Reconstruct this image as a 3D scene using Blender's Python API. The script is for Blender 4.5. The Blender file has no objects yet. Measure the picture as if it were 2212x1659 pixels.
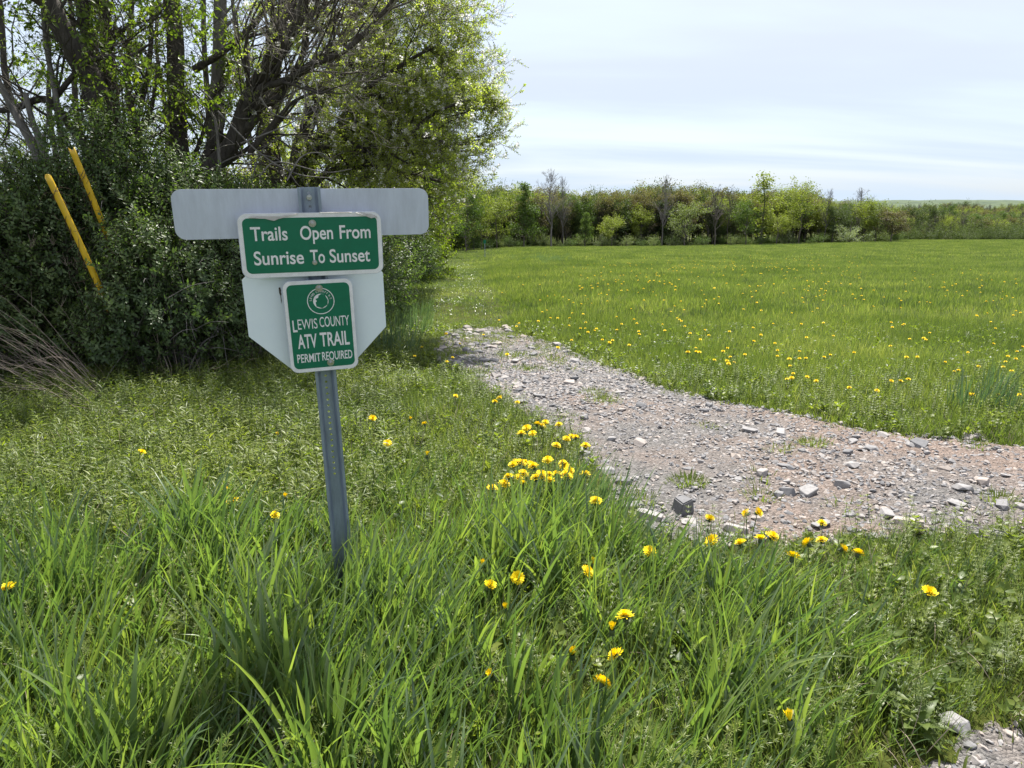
import bpy, bmesh, math, random
import numpy as np
from mathutils import Vector, Matrix, Euler
SC = bpy.context.scene
COL = SC.collection
rnd = random.Random(7)
RG = np.random.RandomState(11)
rad = math.radians

# ------------------------------------------------------------------ camera
PITCH, CAMH, FPX = rad(14.2), 1.7, 711.0
cam = bpy.data.objects.new('camera', bpy.data.cameras.new('camera'))
COL.objects.link(cam); SC.camera = cam
cam.location = (0, 0, CAMH); cam.rotation_euler = (math.pi/2-PITCH, 0, 0)
cam.data.sensor_width = 36; cam.data.lens = FPX/1024*36
cam.data.clip_start = .05; cam.data.clip_end = 9000
# ------------------------------------------------------------------ sky and sun
SUN_AZ, SUN_EL = rad(10), rad(59)        # azimuth from +Y towards +X
world = bpy.data.worlds.new('World'); SC.world = world; world.use_nodes = True
def build_world():
    nt = world.node_tree; N = nt.nodes; L = nt.links
    bg = N['Background']; bg.inputs['Strength'].default_value = .105
    sky = N.new('ShaderNodeTexSky'); sky.sky_type = 'NISHITA'; sky.sun_disc = False
    sky.sun_elevation = SUN_EL; sky.sun_rotation = SUN_AZ
    sky.air_density = 1.0; sky.dust_density = 1.6; sky.ozone_density = 1.2
    tc = N.new('ShaderNodeTexCoord')
    sep = N.new('ShaderNodeSeparateXYZ'); L.new(tc.outputs['Generated'], sep.inputs[0])
    zc = N.new('ShaderNodeMath'); zc.operation = 'MAXIMUM'; L.new(sep.outputs['Z'], zc.inputs[0]); zc.inputs[1].default_value = 0
    za = N.new('ShaderNodeMath'); za.operation = 'ADD'; L.new(zc.outputs[0], za.inputs[0]); za.inputs[1].default_value = .16
    dx = N.new('ShaderNodeMath'); dx.operation = 'DIVIDE'; L.new(sep.outputs['X'], dx.inputs[0]); L.new(za.outputs[0], dx.inputs[1])
    dy = N.new('ShaderNodeMath'); dy.operation = 'DIVIDE'; L.new(sep.outputs['Y'], dy.inputs[0]); L.new(za.outputs[0], dy.inputs[1])
    cb = N.new('ShaderNodeCombineXYZ'); L.new(dx.outputs[0], cb.inputs[0]); L.new(dy.outputs[0], cb.inputs[1])
    mp = N.new('ShaderNodeMapping'); mp.inputs['Scale'].default_value = (.32, 1.05, 1); mp.inputs['Rotation'].default_value = (0, 0, rad(8))
    mp.inputs['Location'].default_value = (3.1, .65, 0)
    L.new(cb.outputs[0], mp.inputs[0])
    n1 = N.new('ShaderNodeTexNoise'); n1.inputs['Scale'].default_value = 1.15; n1.inputs['Detail'].default_value = 5; n1.inputs['Roughness'].default_value = .5
    n1.inputs['Distortion'].default_value = .35
    L.new(mp.outputs[0], n1.inputs['Vector'])
    cr = N.new('ShaderNodeMapRange'); cr.inputs['From Min'].default_value = .34; cr.inputs['From Max'].default_value = .66
    cr.inputs['To Min'].default_value = .72; cr.inputs['To Max'].default_value = 1.0; cr.interpolation_type = 'SMOOTHSTEP'
    L.new(n1.outputs['Fac'], cr.inputs['Value'])
    # high overcast veil: even pale cloud, bluer low over the horizon
    hz = N.new('ShaderNodeMapRange'); hz.inputs['From Min'].default_value = 0; hz.inputs['From Max'].default_value = .42
    L.new(sep.outputs['Z'], hz.inputs['Value'])
    veil = N.new('ShaderNodeMix'); veil.data_type = 'RGBA'
    veil.inputs[6].default_value = (3.05, 3.65, 4.35, 1); veil.inputs[7].default_value = (3.8, 3.9, 4.45, 1)
    L.new(hz.outputs[0], veil.inputs[0])
    mx = N.new('ShaderNodeMix'); mx.data_type = 'RGBA'
    L.new(cr.outputs[0], mx.inputs[0]); L.new(sky.outputs[0], mx.inputs[6]); L.new(veil.outputs[2], mx.inputs[7])
    L.new(mx.outputs[2], bg.inputs['Color'])
build_world()
sun = bpy.data.objects.new('sun', bpy.data.lights.new('sun', 'SUN')); COL.objects.link(sun)
sun.data.energy = 5.0; sun.data.angle = rad(.6); sun.data.color = (1, .955, .88)
sd = Vector((math.sin(SUN_AZ)*math.cos(SUN_EL), math.cos(SUN_AZ)*math.cos(SUN_EL), math.sin(SUN_EL)))
sun.rotation_euler = sd.to_track_quat('Z', 'Y').to_euler()
SC.view_settings.view_transform = 'Standard'; SC.view_settings.look = 'None'
SC.view_settings.exposure = 1.15; SC.view_settings.gamma = 1; SC.view_settings.use_curve_mapping = False
cy = SC.cycles
cy.max_bounces = 7; cy.diffuse_bounces = 3; cy.glossy_bounces = 2; cy.transmission_bounces = 5; cy.transparent_max_bounces = 4
cy.volume_bounces = 0; cy.caustics_reflective = False; cy.caustics_refractive = False
cy.use_denoising = True; cy.use_adaptive_sampling = False
cy.sample_clamp_indirect = 6

# ------------------------------------------------------------------ picture -> place helpers
CF = np.array([0, math.cos(PITCH), -math.sin(PITCH)]); CU = np.array([0, math.sin(PITCH), math.cos(PITCH)])
def ss(x, a, b):
    t = np.clip((x-a)/(b-a), 0, 1); return t*t*(3-2*t)
def ground(x, y):
    x = np.asarray(x, float); y = np.asarray(y, float)
    s = np.log1p(np.exp(np.clip((y-4.5)/1.0, -30, 30)))*1.0
    s = np.where(y > 30, y-4.5, s)
    s = np.where(y > 190, 185.5+(y-190)*.35, s)
    s = np.minimum(s, 330)
    z = -.045*s + .9*ss(x, 20, 95)*ss(y, 45, 140) - .25*ss(-x, -1.5, 6)*ss(y, 14, 60)
    z = z + .02*np.sin(x*1.3+.7)*np.sin(y*1.1) + .008*np.sin(x*4.1)*np.cos(y*3.7+1)
    return z
def gz(x, y): return float(ground(x, y))
def ray(u, v):
    px, py = u*1024/2212, v*768/1659
    return CF + (px-512)/FPX*np.array([1., 0, 0]) - (py-384)/FPX*CU
def P(u, v, Y):
    d = ray(u, v); t = Y/d[1]; return np.array([d[0]*t, Y, CAMH+d[2]*t])
def G(u, v, h=0.):
    d = ray(u, v); t = .6; st = .02
    while t < 900:
        p = d*t
        if CAMH+p[2] - gz(p[0], p[1]) - h < 0: break
        t += st; st *= 1.01
    lo, hi = t-st*1.02, t
    for _ in range(14):
        m = (lo+hi)/2; p = d*m
        if CAMH+p[2]-gz(p[0], p[1])-h < 0: hi = m
        else: lo = m
    p = d*hi; return np.array([p[0], p[1], gz(p[0], p[1])])
def X(u, Y): return P(u, 500, Y)[0]

# ------------------------------------------------------------------ object helpers
def tag(o, label=None, cat=None, group=None, kind=None):
    if label: o['label'] = label
    if cat: o['category'] = cat
    if group: o['group'] = group
    if kind: o['kind'] = kind
    return o
def root(name, loc, label, cat, group=None):
    o = bpy.data.objects.new(name, None); COL.objects.link(o); o.location = loc; o.empty_display_size = .1
    return tag(o, label, cat, group)
def mesh_from(name, V, Fs, mats=(), smooth=True, mi=None):
    me = bpy.data.meshes.new(name)
    V = np.asarray(V, np.float32)
    if isinstance(Fs, np.ndarray):
        k = Fs.shape[1]; n = len(Fs)
        me.vertices.add(len(V)); me.vertices.foreach_set('co', V.ravel())
        me.loops.add(n*k); me.loops.foreach_set('vertex_index', Fs.astype(np.int32).ravel())
        me.polygons.add(n); me.polygons.foreach_set('loop_start', np.arange(0, n*k, k, dtype=np.int32))
        me.update(calc_edges=True)
    else:
        me.from_pydata(V.tolist(), [], Fs)
    for m in mats: me.materials.append(m)
    if mi is not None: me.polygons.foreach_set('material_index', np.asarray(mi, np.int32))
    me.polygons.foreach_set('use_smooth', np.full(len(me.polygons), smooth))
    me.validate(); me.update()
    return me
def link(name, me, parent=None, kind=None, world_coords=False):
    if world_coords and parent is not None:
        co = np.empty(len(me.vertices)*3, np.float32); me.vertices.foreach_get('co', co)
        co = co.reshape(-1, 3)-np.array(parent.location, np.float32); me.vertices.foreach_set('co', co.ravel()); me.update()
    o = bpy.data.objects.new(name, me); COL.objects.link(o)
    if parent: o.parent = parent
    if kind: o['kind'] = kind
    return o
def hidden(name, me): return bpy.data.objects.new(name, me)      # a source shape for scattering, never linked
def scatter(name, pts, rot, scl, idx, sources, parent=None):
    """one object whose points carry copies of the source shapes (stuff)"""
    pts = np.asarray(pts, np.float32)
    if parent is not None: pts = pts-np.array(parent.location, np.float32)
    me = bpy.data.meshes.new(name); me.vertices.add(len(pts)); me.vertices.foreach_set('co', pts.ravel())
    a = me.attributes.new('rot', 'FLOAT_VECTOR', 'POINT'); a.data.foreach_set('vector', np.asarray(rot, np.float32).ravel())
    scl = np.asarray(scl, np.float32)
    if scl.ndim == 1: scl = np.repeat(scl[:, None], 3, 1)
    a = me.attributes.new('scl', 'FLOAT_VECTOR', 'POINT'); a.data.foreach_set('vector', scl.ravel())
    a = me.attributes.new('idx', 'INT', 'POINT'); a.data.foreach_set('value', np.asarray(idx, np.int32))
    for s in sources:
        for m in s.data.materials:
            if m and m.name not in [q.name for q in me.materials]: me.materials.append(m)
    key = 'scatter_'+'_'.join(s.name for s in sources)
    ng = bpy.data.node_groups.get(key[:60])
    if ng is None:
        ng = bpy.data.node_groups.new(key[:60], 'GeometryNodeTree')
        ng.interface.new_socket('Geometry', in_out='INPUT', socket_type='NodeSocketGeometry')
        ng.interface.new_socket('Geometry', in_out='OUTPUT', socket_type='NodeSocketGeometry')
        N, L = ng.nodes, ng.links
        gi, go = N.new('NodeGroupInput'), N.new('NodeGroupOutput')
        ip = N.new('GeometryNodeInstanceOnPoints'); L.new(gi.outputs[0], ip.inputs['Points'])
        jn = N.new('GeometryNodeJoinGeometry')
        for s in sources:
            oi = N.new('GeometryNodeObjectInfo'); oi.inputs['Object'].default_value = s; oi.inputs['As Instance'].default_value = False
            ti = N.new('GeometryNodeGeometryToInstance'); L.new(oi.outputs['Geometry'], ti.inputs[0]); L.new(ti.outputs[0], jn.inputs[0])
        L.new(jn.outputs[0], ip.inputs['Instance']); ip.inputs['Pick Instance'].default_value = True
        def attr(nm, t):
            n = N.new('GeometryNodeInputNamedAttribute'); n.data_type = t; n.inputs['Name'].default_value = nm
            return [s for s in n.outputs if s.enabled and s.name == 'Attribute'][0]
        L.new(attr('idx', 'INT'), ip.inputs['Instance Index'])
        er = N.new('FunctionNodeEulerToRotation'); L.new(attr('rot', 'FLOAT_VECTOR'), er.inputs[0]); L.new(er.outputs[0], ip.inputs['Rotation'])
        L.new(attr('scl', 'FLOAT_VECTOR'), ip.inputs['Scale'])
        L.new(ip.outputs[0], go.inputs[0])
    o = bpy.data.objects.new(name, me); COL.objects.link(o)
    if parent: o.parent = parent
    md = o.modifiers.new('scatter', 'NODES'); md.node_group = ng
    o['kind'] = 'stuff'
    return o

# ------------------------------------------------------------------ materials
def new_mat(name):
    m = bpy.data.materials.new(name); m.use_nodes = True
    return m, m.node_tree.nodes, m.node_tree.links, m.node_tree.nodes['Principled BSDF']
def ramp(N, cols):
    r = N.new('ShaderNodeValToRGB'); e = r.color_ramp.elements
    while len(e) < len(cols): e.new(.5)
    for k, (p, c) in enumerate(cols): e[k].position = p; e[k].color = (*c, 1)
    return r
def leaf_mat(name, cols, trans=.4, rough=.45, tcol=(1.35, 1.5, .45), noise=.6, spec=.35):
    """cols: dark->light natural hues, chosen by plant, by leaf and by place"""
    m, N, L, B = new_mat(name)
    oi = N.new('ShaderNodeObjectInfo'); at = N.new('ShaderNodeAttribute'); at.attribute_name = 'hue'
    geo = N.new('ShaderNodeNewGeometry')
    nz = N.new('ShaderNodeTexNoise'); nz.inputs['Scale'].default_value = noise; nz.inputs['Detail'].default_value = 3
    L.new(geo.outputs['Position'], nz.inputs['Vector'])
    a = N.new('ShaderNodeMath'); a.operation = 'MULTIPLY_ADD'; L.new(at.outputs['Fac'], a.inputs[0]); a.inputs[1].default_value = .6
    b = N.new('ShaderNodeMath'); b.operation = 'MULTIPLY_ADD'; L.new(oi.outputs['Random'], b.inputs[0]); b.inputs[1].default_value = .4
    c = N.new('ShaderNodeMath'); c.operation = 'MULTIPLY_ADD'; L.new(nz.outputs['Fac'], c.inputs[0]); c.inputs[1].default_value = 1.1; c.inputs[2].default_value = -.55
    L.new(c.outputs[0], b.inputs[2]); L.new(b.outputs[0], a.inputs[2])
    n = len(cols); r = ramp(N, [(k/(n-1), cc) for k, cc in enumerate(cols)])
    L.new(a.outputs[0], r.inputs[0]); L.new(r.outputs[0], B.inputs['Base Color'])
    B.inputs['Roughness'].default_value = rough; B.inputs['Specular IOR Level'].default_value = spec
    t = N.new('ShaderNodeBsdfTranslucent'); mu = N.new('ShaderNodeMix'); mu.data_type = 'RGBA'; mu.blend_type = 'MULTIPLY'
    mu.inputs[0].default_value = 1; L.new(r.outputs[0], mu.inputs[6]); mu.inputs[7].default_value = (*tcol, 1); L.new(mu.outputs[2], t.inputs[0])
    ms = N.new('ShaderNodeMixShader'); ms.inputs[0].default_value = trans
    L.new(B.outputs[0], ms.inputs[1]); L.new(t.outputs[0], ms.inputs[2]); L.new(ms.outputs[0], N['Material Output'].inputs[0])
    return m
def bark_mat(name, c1, c2, sc=18, bump=.6):
    m, N, L, B = new_mat(name)
    tc = N.new('ShaderNodeTexCoord'); mp = N.new('ShaderNodeMapping'); mp.inputs['Scale'].default_value = (1, 1, .25)
    L.new(tc.outputs['Object'], mp.inputs[0])
    nz = N.new('ShaderNodeTexNoise'); nz.inputs['Scale'].default_value = sc; nz.inputs['Detail'].default_value = 6; nz.inputs['Roughness'].default_value = .7
    L.new(mp.outputs[0], nz.inputs['Vector'])
    r = ramp(N, [(.3, c1), (.7, c2)]); L.new(nz.outputs['Fac'], r.inputs[0]); L.new(r.outputs[0], B.inputs['Base Color'])
    bp = N.new('ShaderNodeBump'); bp.inputs['Strength'].default_value = bump; bp.inputs['Distance'].default_value = .03
    L.new(nz.outputs['Fac'], bp.inputs['Height']); L.new(bp.outputs[0], B.inputs['Normal'])
    B.inputs['Roughness'].default_value = .85; B.inputs['Specular IOR Level'].default_value = .2
    return m
def plain(name, c, rough=.5, metal=0., noise=None, spec=.5, nsc=30):
    m, N, L, B = new_mat(name)
    B.inputs['Base Color'].default_value = (*c, 1); B.inputs['Roughness'].default_value = rough; B.inputs['Metallic'].default_value = metal
    B.inputs['Specular IOR Level'].default_value = spec
    if noise:
        tc = N.new('ShaderNodeTexCoord'); nz = N.new('ShaderNodeTexNoise'); nz.inputs['Scale'].default_value = nsc; nz.inputs['Detail'].default_value = 6
        L.new(tc.outputs['Object'], nz.inputs['Vector'])
        r = ramp(N, [(.3, tuple(x*(1-noise) for x in c)), (.7, tuple(min(1, x*(1+noise)) for x in c))])
        L.new(nz.outputs['Fac'], r.inputs[0]); L.new(r.outputs[0], B.inputs['Base Color'])
    return m
M = {}
M['blade'] = leaf_mat('grass_blade', [(.055, .10, .052), (.10, .165, .075), (.16, .23, .09), (.25, .31, .11)], .48, .3, (1.4, 1.5, .45), .5, 1.0)
M['blade_field'] = leaf_mat('field_blade', [(.06, .10, .032), (.11, .162, .05), (.175, .228, .078), (.33, .355, .165)], .46, .34, (1.35, 1.4, .5), .35, .8)
M['blade_short'] = leaf_mat('track_blade', [(.10, .14, .04), (.14, .19, .05), (.18, .22, .06), (.24, .25, .09)], .45, .65, (1.25, 1.35, .5), .7)
M['weed'] = leaf_mat('weed_leaf', [(.07, .115, .03), (.12, .17, .04), (.18, .225, .05), (.25, .29, .07)], .5, .42, (1.3, 1.4, .45), .8)
M['straw'] = plain('straw', (.32, .26, .19), .8, noise=.35, nsc=4)
M['yellow'] = plain('petal_yellow', (.90, .70, .012), .6, noise=.12, nsc=60, spec=.2)
M['stalk'] = plain('flower_stalk', (.13, .17, .06), .6)
M['bract'] = plain('bract', (.05, .08, .03), .6)

# ------------------------------------------------------------------ ground
TRACK_UV = [(3300, 1240), (2700, 1190), (2350, 1160), (2212, 1145), (2000, 1150), (1850, 1162), (1700, 1168), (1560, 1172), (1420, 1160), (1345, 1095), (1275, 1020),
            (1245, 955), (1150, 893), (1040, 835), (965, 790), (945, 745), (985, 712), (1070, 708), (1200, 745), (1240, 768), (1370, 818), (1500, 860),
            (1700, 893), (1850, 925), (2000, 948), (2212, 970), (2500, 1005), (3300, 1080)]
PATCH_UV = [(1960, 1760), (2000, 1690), (2050, 1640), (2110, 1590), (2212, 1560), (2400, 1545), (2600, 1560), (2700, 1720), (2500, 1900), (2000, 1850)]
TRACK = np.array([G(*q)[:2] for q in TRACK_UV]); PATCH = np.array([G(*q)[:2] for q in PATCH_UV])
def sdist(pts, poly):
    """signed distance to the outline, negative inside"""
    pts = np.asarray(pts, float); A = poly; Bq = np.roll(poly, -1, 0)
    d = np.full(len(pts), 1e9); ins = np.zeros(len(pts), bool)
    for a, b in zip(A, Bq):
        e = b-a; w = pts-a; t = np.clip((w@e)/(e@e), 0, 1); d = np.minimum(d, np.hypot(*(w-t[:, None]*e).T))
        c = ((a[1] > pts[:, 1]) != (b[1] > pts[:, 1])) & (pts[:, 0] < (b[0]-a[0])*(pts[:, 1]-a[1])/(b[1]-a[1]+1e-12)+a[0]); ins ^= c
    return np.where(ins, -d, d)
def wob(x, y, s=1.0): return (np.sin(x*5.1*s+1)*np.cos(y*4.3*s+2)+.6*np.sin(x*11.7*s+y*9.1*s)+.4*np.sin(x*23*s-y*19*s))/2
def bare(x, y):
    p = np.stack([x, y], -1)
    return np.minimum(sdist(p, TRACK), sdist(p, PATCH)) + .09*wob(x, y)
# grass track leading away from the gravel along the wood's edge
TRK = np.array([G(980, 700)[:2], G(1005, 640)[:2], G(985, 590)[:2], G(968, 560)[:2], G(962, 545)[:2], P(955, 540, 110)[:2]])
def lane(x, y):
    xc = np.interp(y, TRK[:, 1], TRK[:, 0]); return x-xc

def soil_mat():
    m, N, L, B = new_mat('soil')
    geo = N.new('ShaderNodeNewGeometry')
    n1 = N.new('ShaderNodeTexNoise'); n1.inputs['Scale'].default_value = .35; n1.inputs['Detail'].default_value = 8; n1.inputs['Roughness'].default_value = .7
    L.new(geo.outputs['Position'], n1.inputs['Vector'])
    r = ramp(N, [(.25, (.035, .036, .010)), (.5, (.05, .06, .012)), (.75, (.075, .08, .035))]); L.new(n1.outputs['Fac'], r.inputs[0])
    L.new(r.outputs[0], B.inputs['Base Color'])
    n2 = N.new('ShaderNodeTexNoise'); n2.inputs['Scale'].default_value = 6; n2.inputs['Detail'].default_value = 8; L.new(geo.outputs['Position'], n2.inputs['Vector'])
    bp = N.new('ShaderNodeBump'); bp.inputs['Strength'].default_value = .8; bp.inputs['Distance'].default_value = .1
    L.new(n2.outputs['Fac'], bp.inputs['Height']); L.new(bp.outputs[0], B.inputs['Normal'])
    B.inputs['Roughness'].default_value = 1; B.inputs['Specular IOR Level'].default_value = .1
    return m
def make_ground():
    na, radii = 540, np.concatenate([[0.01], np.geomspace(.4, 6000, 190)])
    th = np.linspace(0, 2*np.pi, na, endpoint=False)
    x = radii[:, None]*np.sin(th); y = radii[:, None]*np.cos(th)
    z = ground(x, y)
    V = np.stack([x, y, z], -1).reshape(-1, 3)
    i, j = np.meshgrid(np.arange(len(radii)-1), np.arange(na), indexing='ij'); j2 = (j+1) % na
    Fq = np.stack([i*na+j, i*na+j2, (i+1)*na+j2, (i+1)*na+j], -1).reshape(-1, 4)[:, ::-1]
    o = link('ground', mesh_from('ground', V, Fq.copy(), [soil_mat()])); tag(o, kind='structure')
make_ground()
def dirt_mat():
    m, N, L, B = new_mat('track_dirt')
    geo = N.new('ShaderNodeNewGeometry')
    def nz(s, d=6, ro=.6):
        n = N.new('ShaderNodeTexNoise'); n.inputs['Scale'].default_value = s; n.inputs['Detail'].default_value = d; n.inputs['Roughness'].default_value = ro
        L.new(geo.outputs['Position'], n.inputs['Vector']); return n
    a = nz(.9, 4); r1 = ramp(N, [(.46, (.18, .172, .165)), (.68, (.235, .185, .157))])
    sx = N.new('ShaderNodeSeparateXYZ'); L.new(geo.outputs['Position'], sx.inputs[0]); mx = N.new('ShaderNodeMapRange'); mx.inputs['From Min'].default_value = 1.2; mx.inputs['From Max'].default_value = 3.6; mx.inputs['To Max'].default_value = .22
    L.new(sx.outputs[0], mx.inputs['Value']); am = N.new('ShaderNodeMath'); am.operation = 'ADD'; L.new(a.outputs['Fac'], am.inputs[0]); L.new(mx.outputs[0], am.inputs[1]); L.new(am.outputs[0], r1.inputs[0])
    vo = N.new('ShaderNodeTexVoronoi'); vo.inputs['Scale'].default_value = 75; vo.inputs['Randomness'].default_value = 1; L.new(geo.outputs['Position'], vo.inputs['Vector'])
    hs = N.new('ShaderNodeSeparateColor'); L.new(vo.outputs['Color'], hs.inputs[0])
    vr = N.new('ShaderNodeMapRange'); vr.inputs['To Min'].default_value = .55; vr.inputs['To Max'].default_value = 1.35; L.new(hs.outputs[0], vr.inputs['Value'])
    mu = N.new('ShaderNodeMix'); mu.data_type = 'RGBA'; mu.blend_type = 'MULTIPLY'; mu.inputs[0].default_value = 1
    L.new(r1.outputs[0], mu.inputs[6]); L.new(vr.outputs[0], mu.inputs[7]); L.new(mu.outputs[2], B.inputs['Base Color'])
    inv = N.new('ShaderNodeMath'); inv.operation = 'MULTIPLY_ADD'; inv.inputs[1].default_value = -1.2; inv.inputs[2].default_value = 1
    L.new(vo.outputs['Distance'], inv.inputs[0])
    f = nz(160, 4); ad = N.new('ShaderNodeMath'); ad.operation = 'ADD'; L.new(inv.outputs[0], ad.inputs[0]); L.new(f.outputs['Fac'], ad.inputs[1])
    bp = N.new('ShaderNodeBump'); bp.inputs['Strength'].default_value = 1; bp.inputs['Distance'].default_value = .012
    L.new(ad.outputs[0], bp.inputs['Height']); L.new(bp.outputs[0], B.inputs['Normal'])
    B.inputs['Roughness'].default_value = .95; B.inputs['Specular IOR Level'].default_value = .15
    return m
M['dirt'] = dirt_mat()
def sheet(name, poly, step, label_kind='structure'):
    lo, hi = poly.min(0)-.2, poly.max(0)+.2; hi = np.minimum(hi, [14, 30])
    gx = np.arange(lo[0], hi[0], step); gy = np.arange(lo[1], hi[1], step)
    xx, yy = np.meshgrid(gx, gy)
    s = sdist(np.stack([xx.ravel(), yy.ravel()], -1), poly).reshape(xx.shape)+.09*wob(xx, yy)
    rough = RG.randn(*xx.shape)*.004
    zz = ground(xx, yy)+.014+rough+.008*wob(xx, yy, 2.2)-np.clip((s+.05)*.25, -.0, .06)
    V = np.stack([xx, yy, zz], -1).reshape(-1, 3)
    n = xx.shape[1]
    i, j = np.meshgrid(np.arange(xx.shape[0]-1), np.arange(n-1), indexing='ij')
    keep = (s[:-1, :-1] < .12)
    i, j = i[keep], j[keep]
    Fq = np.stack([i*n+j, i*n+j+1, (i+1)*n+j+1, (i+1)*n+j], -1)
    used, inv = np.unique(Fq, return_inverse=True)
    o = link(name, mesh_from(name, V[used], inv.reshape(-1, 4), [M['dirt']])); tag(o, kind='structure')
def ruts():
    m, N, L, B = new_mat('rut_soil'); geo = N.new('ShaderNodeNewGeometry'); nz = N.new('ShaderNodeTexNoise'); nz.inputs['Scale'].default_value = 7; nz.inputs['Detail'].default_value = 8; nz.inputs['Roughness'].default_value = .75
    L.new(geo.outputs['Position'], nz.inputs['Vector']); r = ramp(N, [(.35, (.04, .06, .02)), (.65, (.075, .10, .035))]); L.new(nz.outputs['Fac'], r.inputs[0]); L.new(r.outputs[0], B.inputs['Base Color']); B.inputs['Roughness'].default_value = 1
    for s in (-.62, .62):
        y = np.concatenate([np.arange(8.5, 30, .3), np.arange(30, 95, 1.)]); xc = np.interp(y, TRK[:, 1], TRK[:, 0])+s; V = []
        for q in np.linspace(-1, 1, 5):
            w = .24+.06*np.sin(y*1.7+s*3)+.04*np.sin(y*4.1); xx = xc+q*w; V.append(np.stack([xx, y, ground(xx, y)+.006+.012*(abs(q) < 1)], -1))
        V = np.stack(V, 1).reshape(-1, 3); n = len(y); i, j = np.meshgrid(np.arange(n-1), np.arange(4), indexing='ij'); Fq = np.stack([i*5+j, i*5+j+1, (i+1)*5+j+1, (i+1)*5+j], -1).reshape(-1, 4)
        tag(link('wheel_rut_path', mesh_from('wheel_rut_path', V, Fq, [m])), kind='structure')

sheet('gravel_track', TRACK, .04); sheet('dirt_patch', PATCH, .03)

# distant ridge
def make_hills():
    m, N, L, B = new_mat('far_forest')
    geo = N.new('ShaderNodeNewGeometry'); nz = N.new('ShaderNodeTexNoise'); nz.inputs['Scale'].default_value = .02; nz.inputs['Detail'].default_value = 8
    L.new(geo.outputs['Position'], nz.inputs['Vector']); r = ramp(N, [(.35, (.035, .06, .03)), (.65, (.07, .1, .045))]); L.new(nz.outputs['Fac'], r.inputs[0])
    L.new(r.outputs[0], B.inputs['Base Color']); B.inputs['Roughness'].default_value = 1
    xs = np.linspace(-3500, 5200, 260); rows = []
    top = 12+9*np.sin(xs*.0011+.6)+5*np.sin(xs*.0037)+1.5*np.sin(xs*.03)+RG.randn(len(xs))*.8
    for k, (dy, f) in enumerate([(-700, -.2), (-350, .55), (0, 1), (500, .7), (1200, -.4)]):
        rows.append(np.stack([xs, np.full_like(xs, 3300+dy)+60*np.sin(xs*.002), np.where(f > 0, top*f, -40)], -1))
    V = np.concatenate(rows); n = len(xs)
    i, j = np.meshgrid(np.arange(4), np.arange(n-1), indexing='ij')
    Fq = np.stack([i*n+j, i*n+j+1, (i+1)*n+j+1, (i+1)*n+j], -1).reshape(-1, 4)
    tag(link('hills', mesh_from('hills', V, Fq, [m])), kind='structure')
make_hills()

# ------------------------------------------------------------------ shape builders
def blades_mesh(name, n, mat, spread, wind, width, rows=6, curl=1.0, hmin=.55, seed=0, vee=True, fan=.35):
    """a tuft of bent tapering blades, unit height"""
    r = np.random.RandomState(seed); Vs, Fs, hue = [], [], []
    for k in range(n):
        a = r.uniform(0, 2*np.pi); d = spread*math.sqrt(r.rand()); bx, by = d*math.cos(a), d*math.sin(a)
        H = r.uniform(hmin, 1.0); w = width*r.uniform(.6, 1.25)
        out = np.array([math.cos(a), math.sin(a)])*fan*r.uniform(.2, 1)+np.array([wind, r.uniform(-.15, .15)])*r.uniform(.4, 1.3)
        bend = curl*r.uniform(.35, 1.35); L = np.hypot(*out)+1e-6; od = out/L
        sidev = np.array([-od[1], od[0], 0])
        tw = r.uniform(-1.2, 1.2); ca, sa = math.cos(tw), math.sin(tw)
        p = np.array([bx, by, 0.]); ang = min(.9, L*.45); h = r.rand()
        base = len(Vs) and sum(len(q) for q in Vs) or 0
        rowsv = []; tw2 = r.uniform(-.8, .8)
        for i in range(rows):
            t = i/(rows-1)
            c2, s2 = math.cos(tw+tw2*t), math.sin(tw+tw2*t)
            T = np.array([od[0]*math.sin(ang), od[1]*math.sin(ang), math.cos(ang)])
            nb = np.cross(T, sidev); sv = sidev*c2+nb*s2; nn = np.cross(sv, T)
            ww = w*(.55+1.2*t-1.75*t**2.2) if t < 1 else 0
            ww = max(ww, 0)
            if i == rows-1: rowsv.append([p.copy()])
            elif vee: rowsv.append([p-sv*ww*.5, p+nn*ww*.22, p+sv*ww*.5])
            else: rowsv.append([p-sv*ww*.5, p+sv*ww*.5])
            p = p+T*H/(rows-1); ang += bend*(.08+.42*t)*4/(rows-1)*.55
        m = 3 if vee else 2; vv = [q for rw in rowsv for q in rw]
        for i in range(rows-2):
            for j in range(m-1):
                q = base+i*m+j; Fs.append((q, q+1, q+m+1)); Fs.append((q, q+m+1, q+m))
        i = rows-2
        for j in range(m-1): q = base+i*m+j; Fs.append((q, q+1, base+(rows-1)*m))
        Vs.append(np.array(vv)); hue += [h]*len(vv)
    V = np.concatenate(Vs); me = mesh_from(name, V, np.array(Fs), [mat])
    a = me.attributes.new('hue', 'FLOAT', 'POINT')
    if len(hue) == len(me.vertices): a.data.foreach_set('value', np.array(hue, np.float32))
    return me
def leaves_arrays(base, dirs, nrm, ln, wd, fold=.25, droop=.2):
    """vectorised folded leaves: base,dirs,nrm (n,3)"""
    n = len(base); side = np.cross(dirs, nrm); side /= np.linalg.norm(side, axis=1, keepdims=True)+1e-9
    up = np.cross(side, dirs)
    ln = ln[:, None]; wd = wd[:, None]
    p0 = base; pm = base+dirs*ln*.5-up*wd*fold; pl = base+dirs*ln*.45-side*wd*.5; pr = base+dirs*ln*.45+side*wd*.5
    pt = base+dirs*ln-up*ln*droop
    V = np.stack([p0, pl, pm, pr, pt], 1).reshape(-1, 3)
    k = np.arange(n)[:, None]*5
    Fs = np.concatenate([k+np.array([[0, 2, 1]]), k+np.array([[0, 3, 2]]), k+np.array([[1, 2, 4]]), k+np.array([[2, 3, 4]])])
    return V, Fs
def unit(v): return v/(np.linalg.norm(v, axis=-1, keepdims=True)+1e-9)
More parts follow.
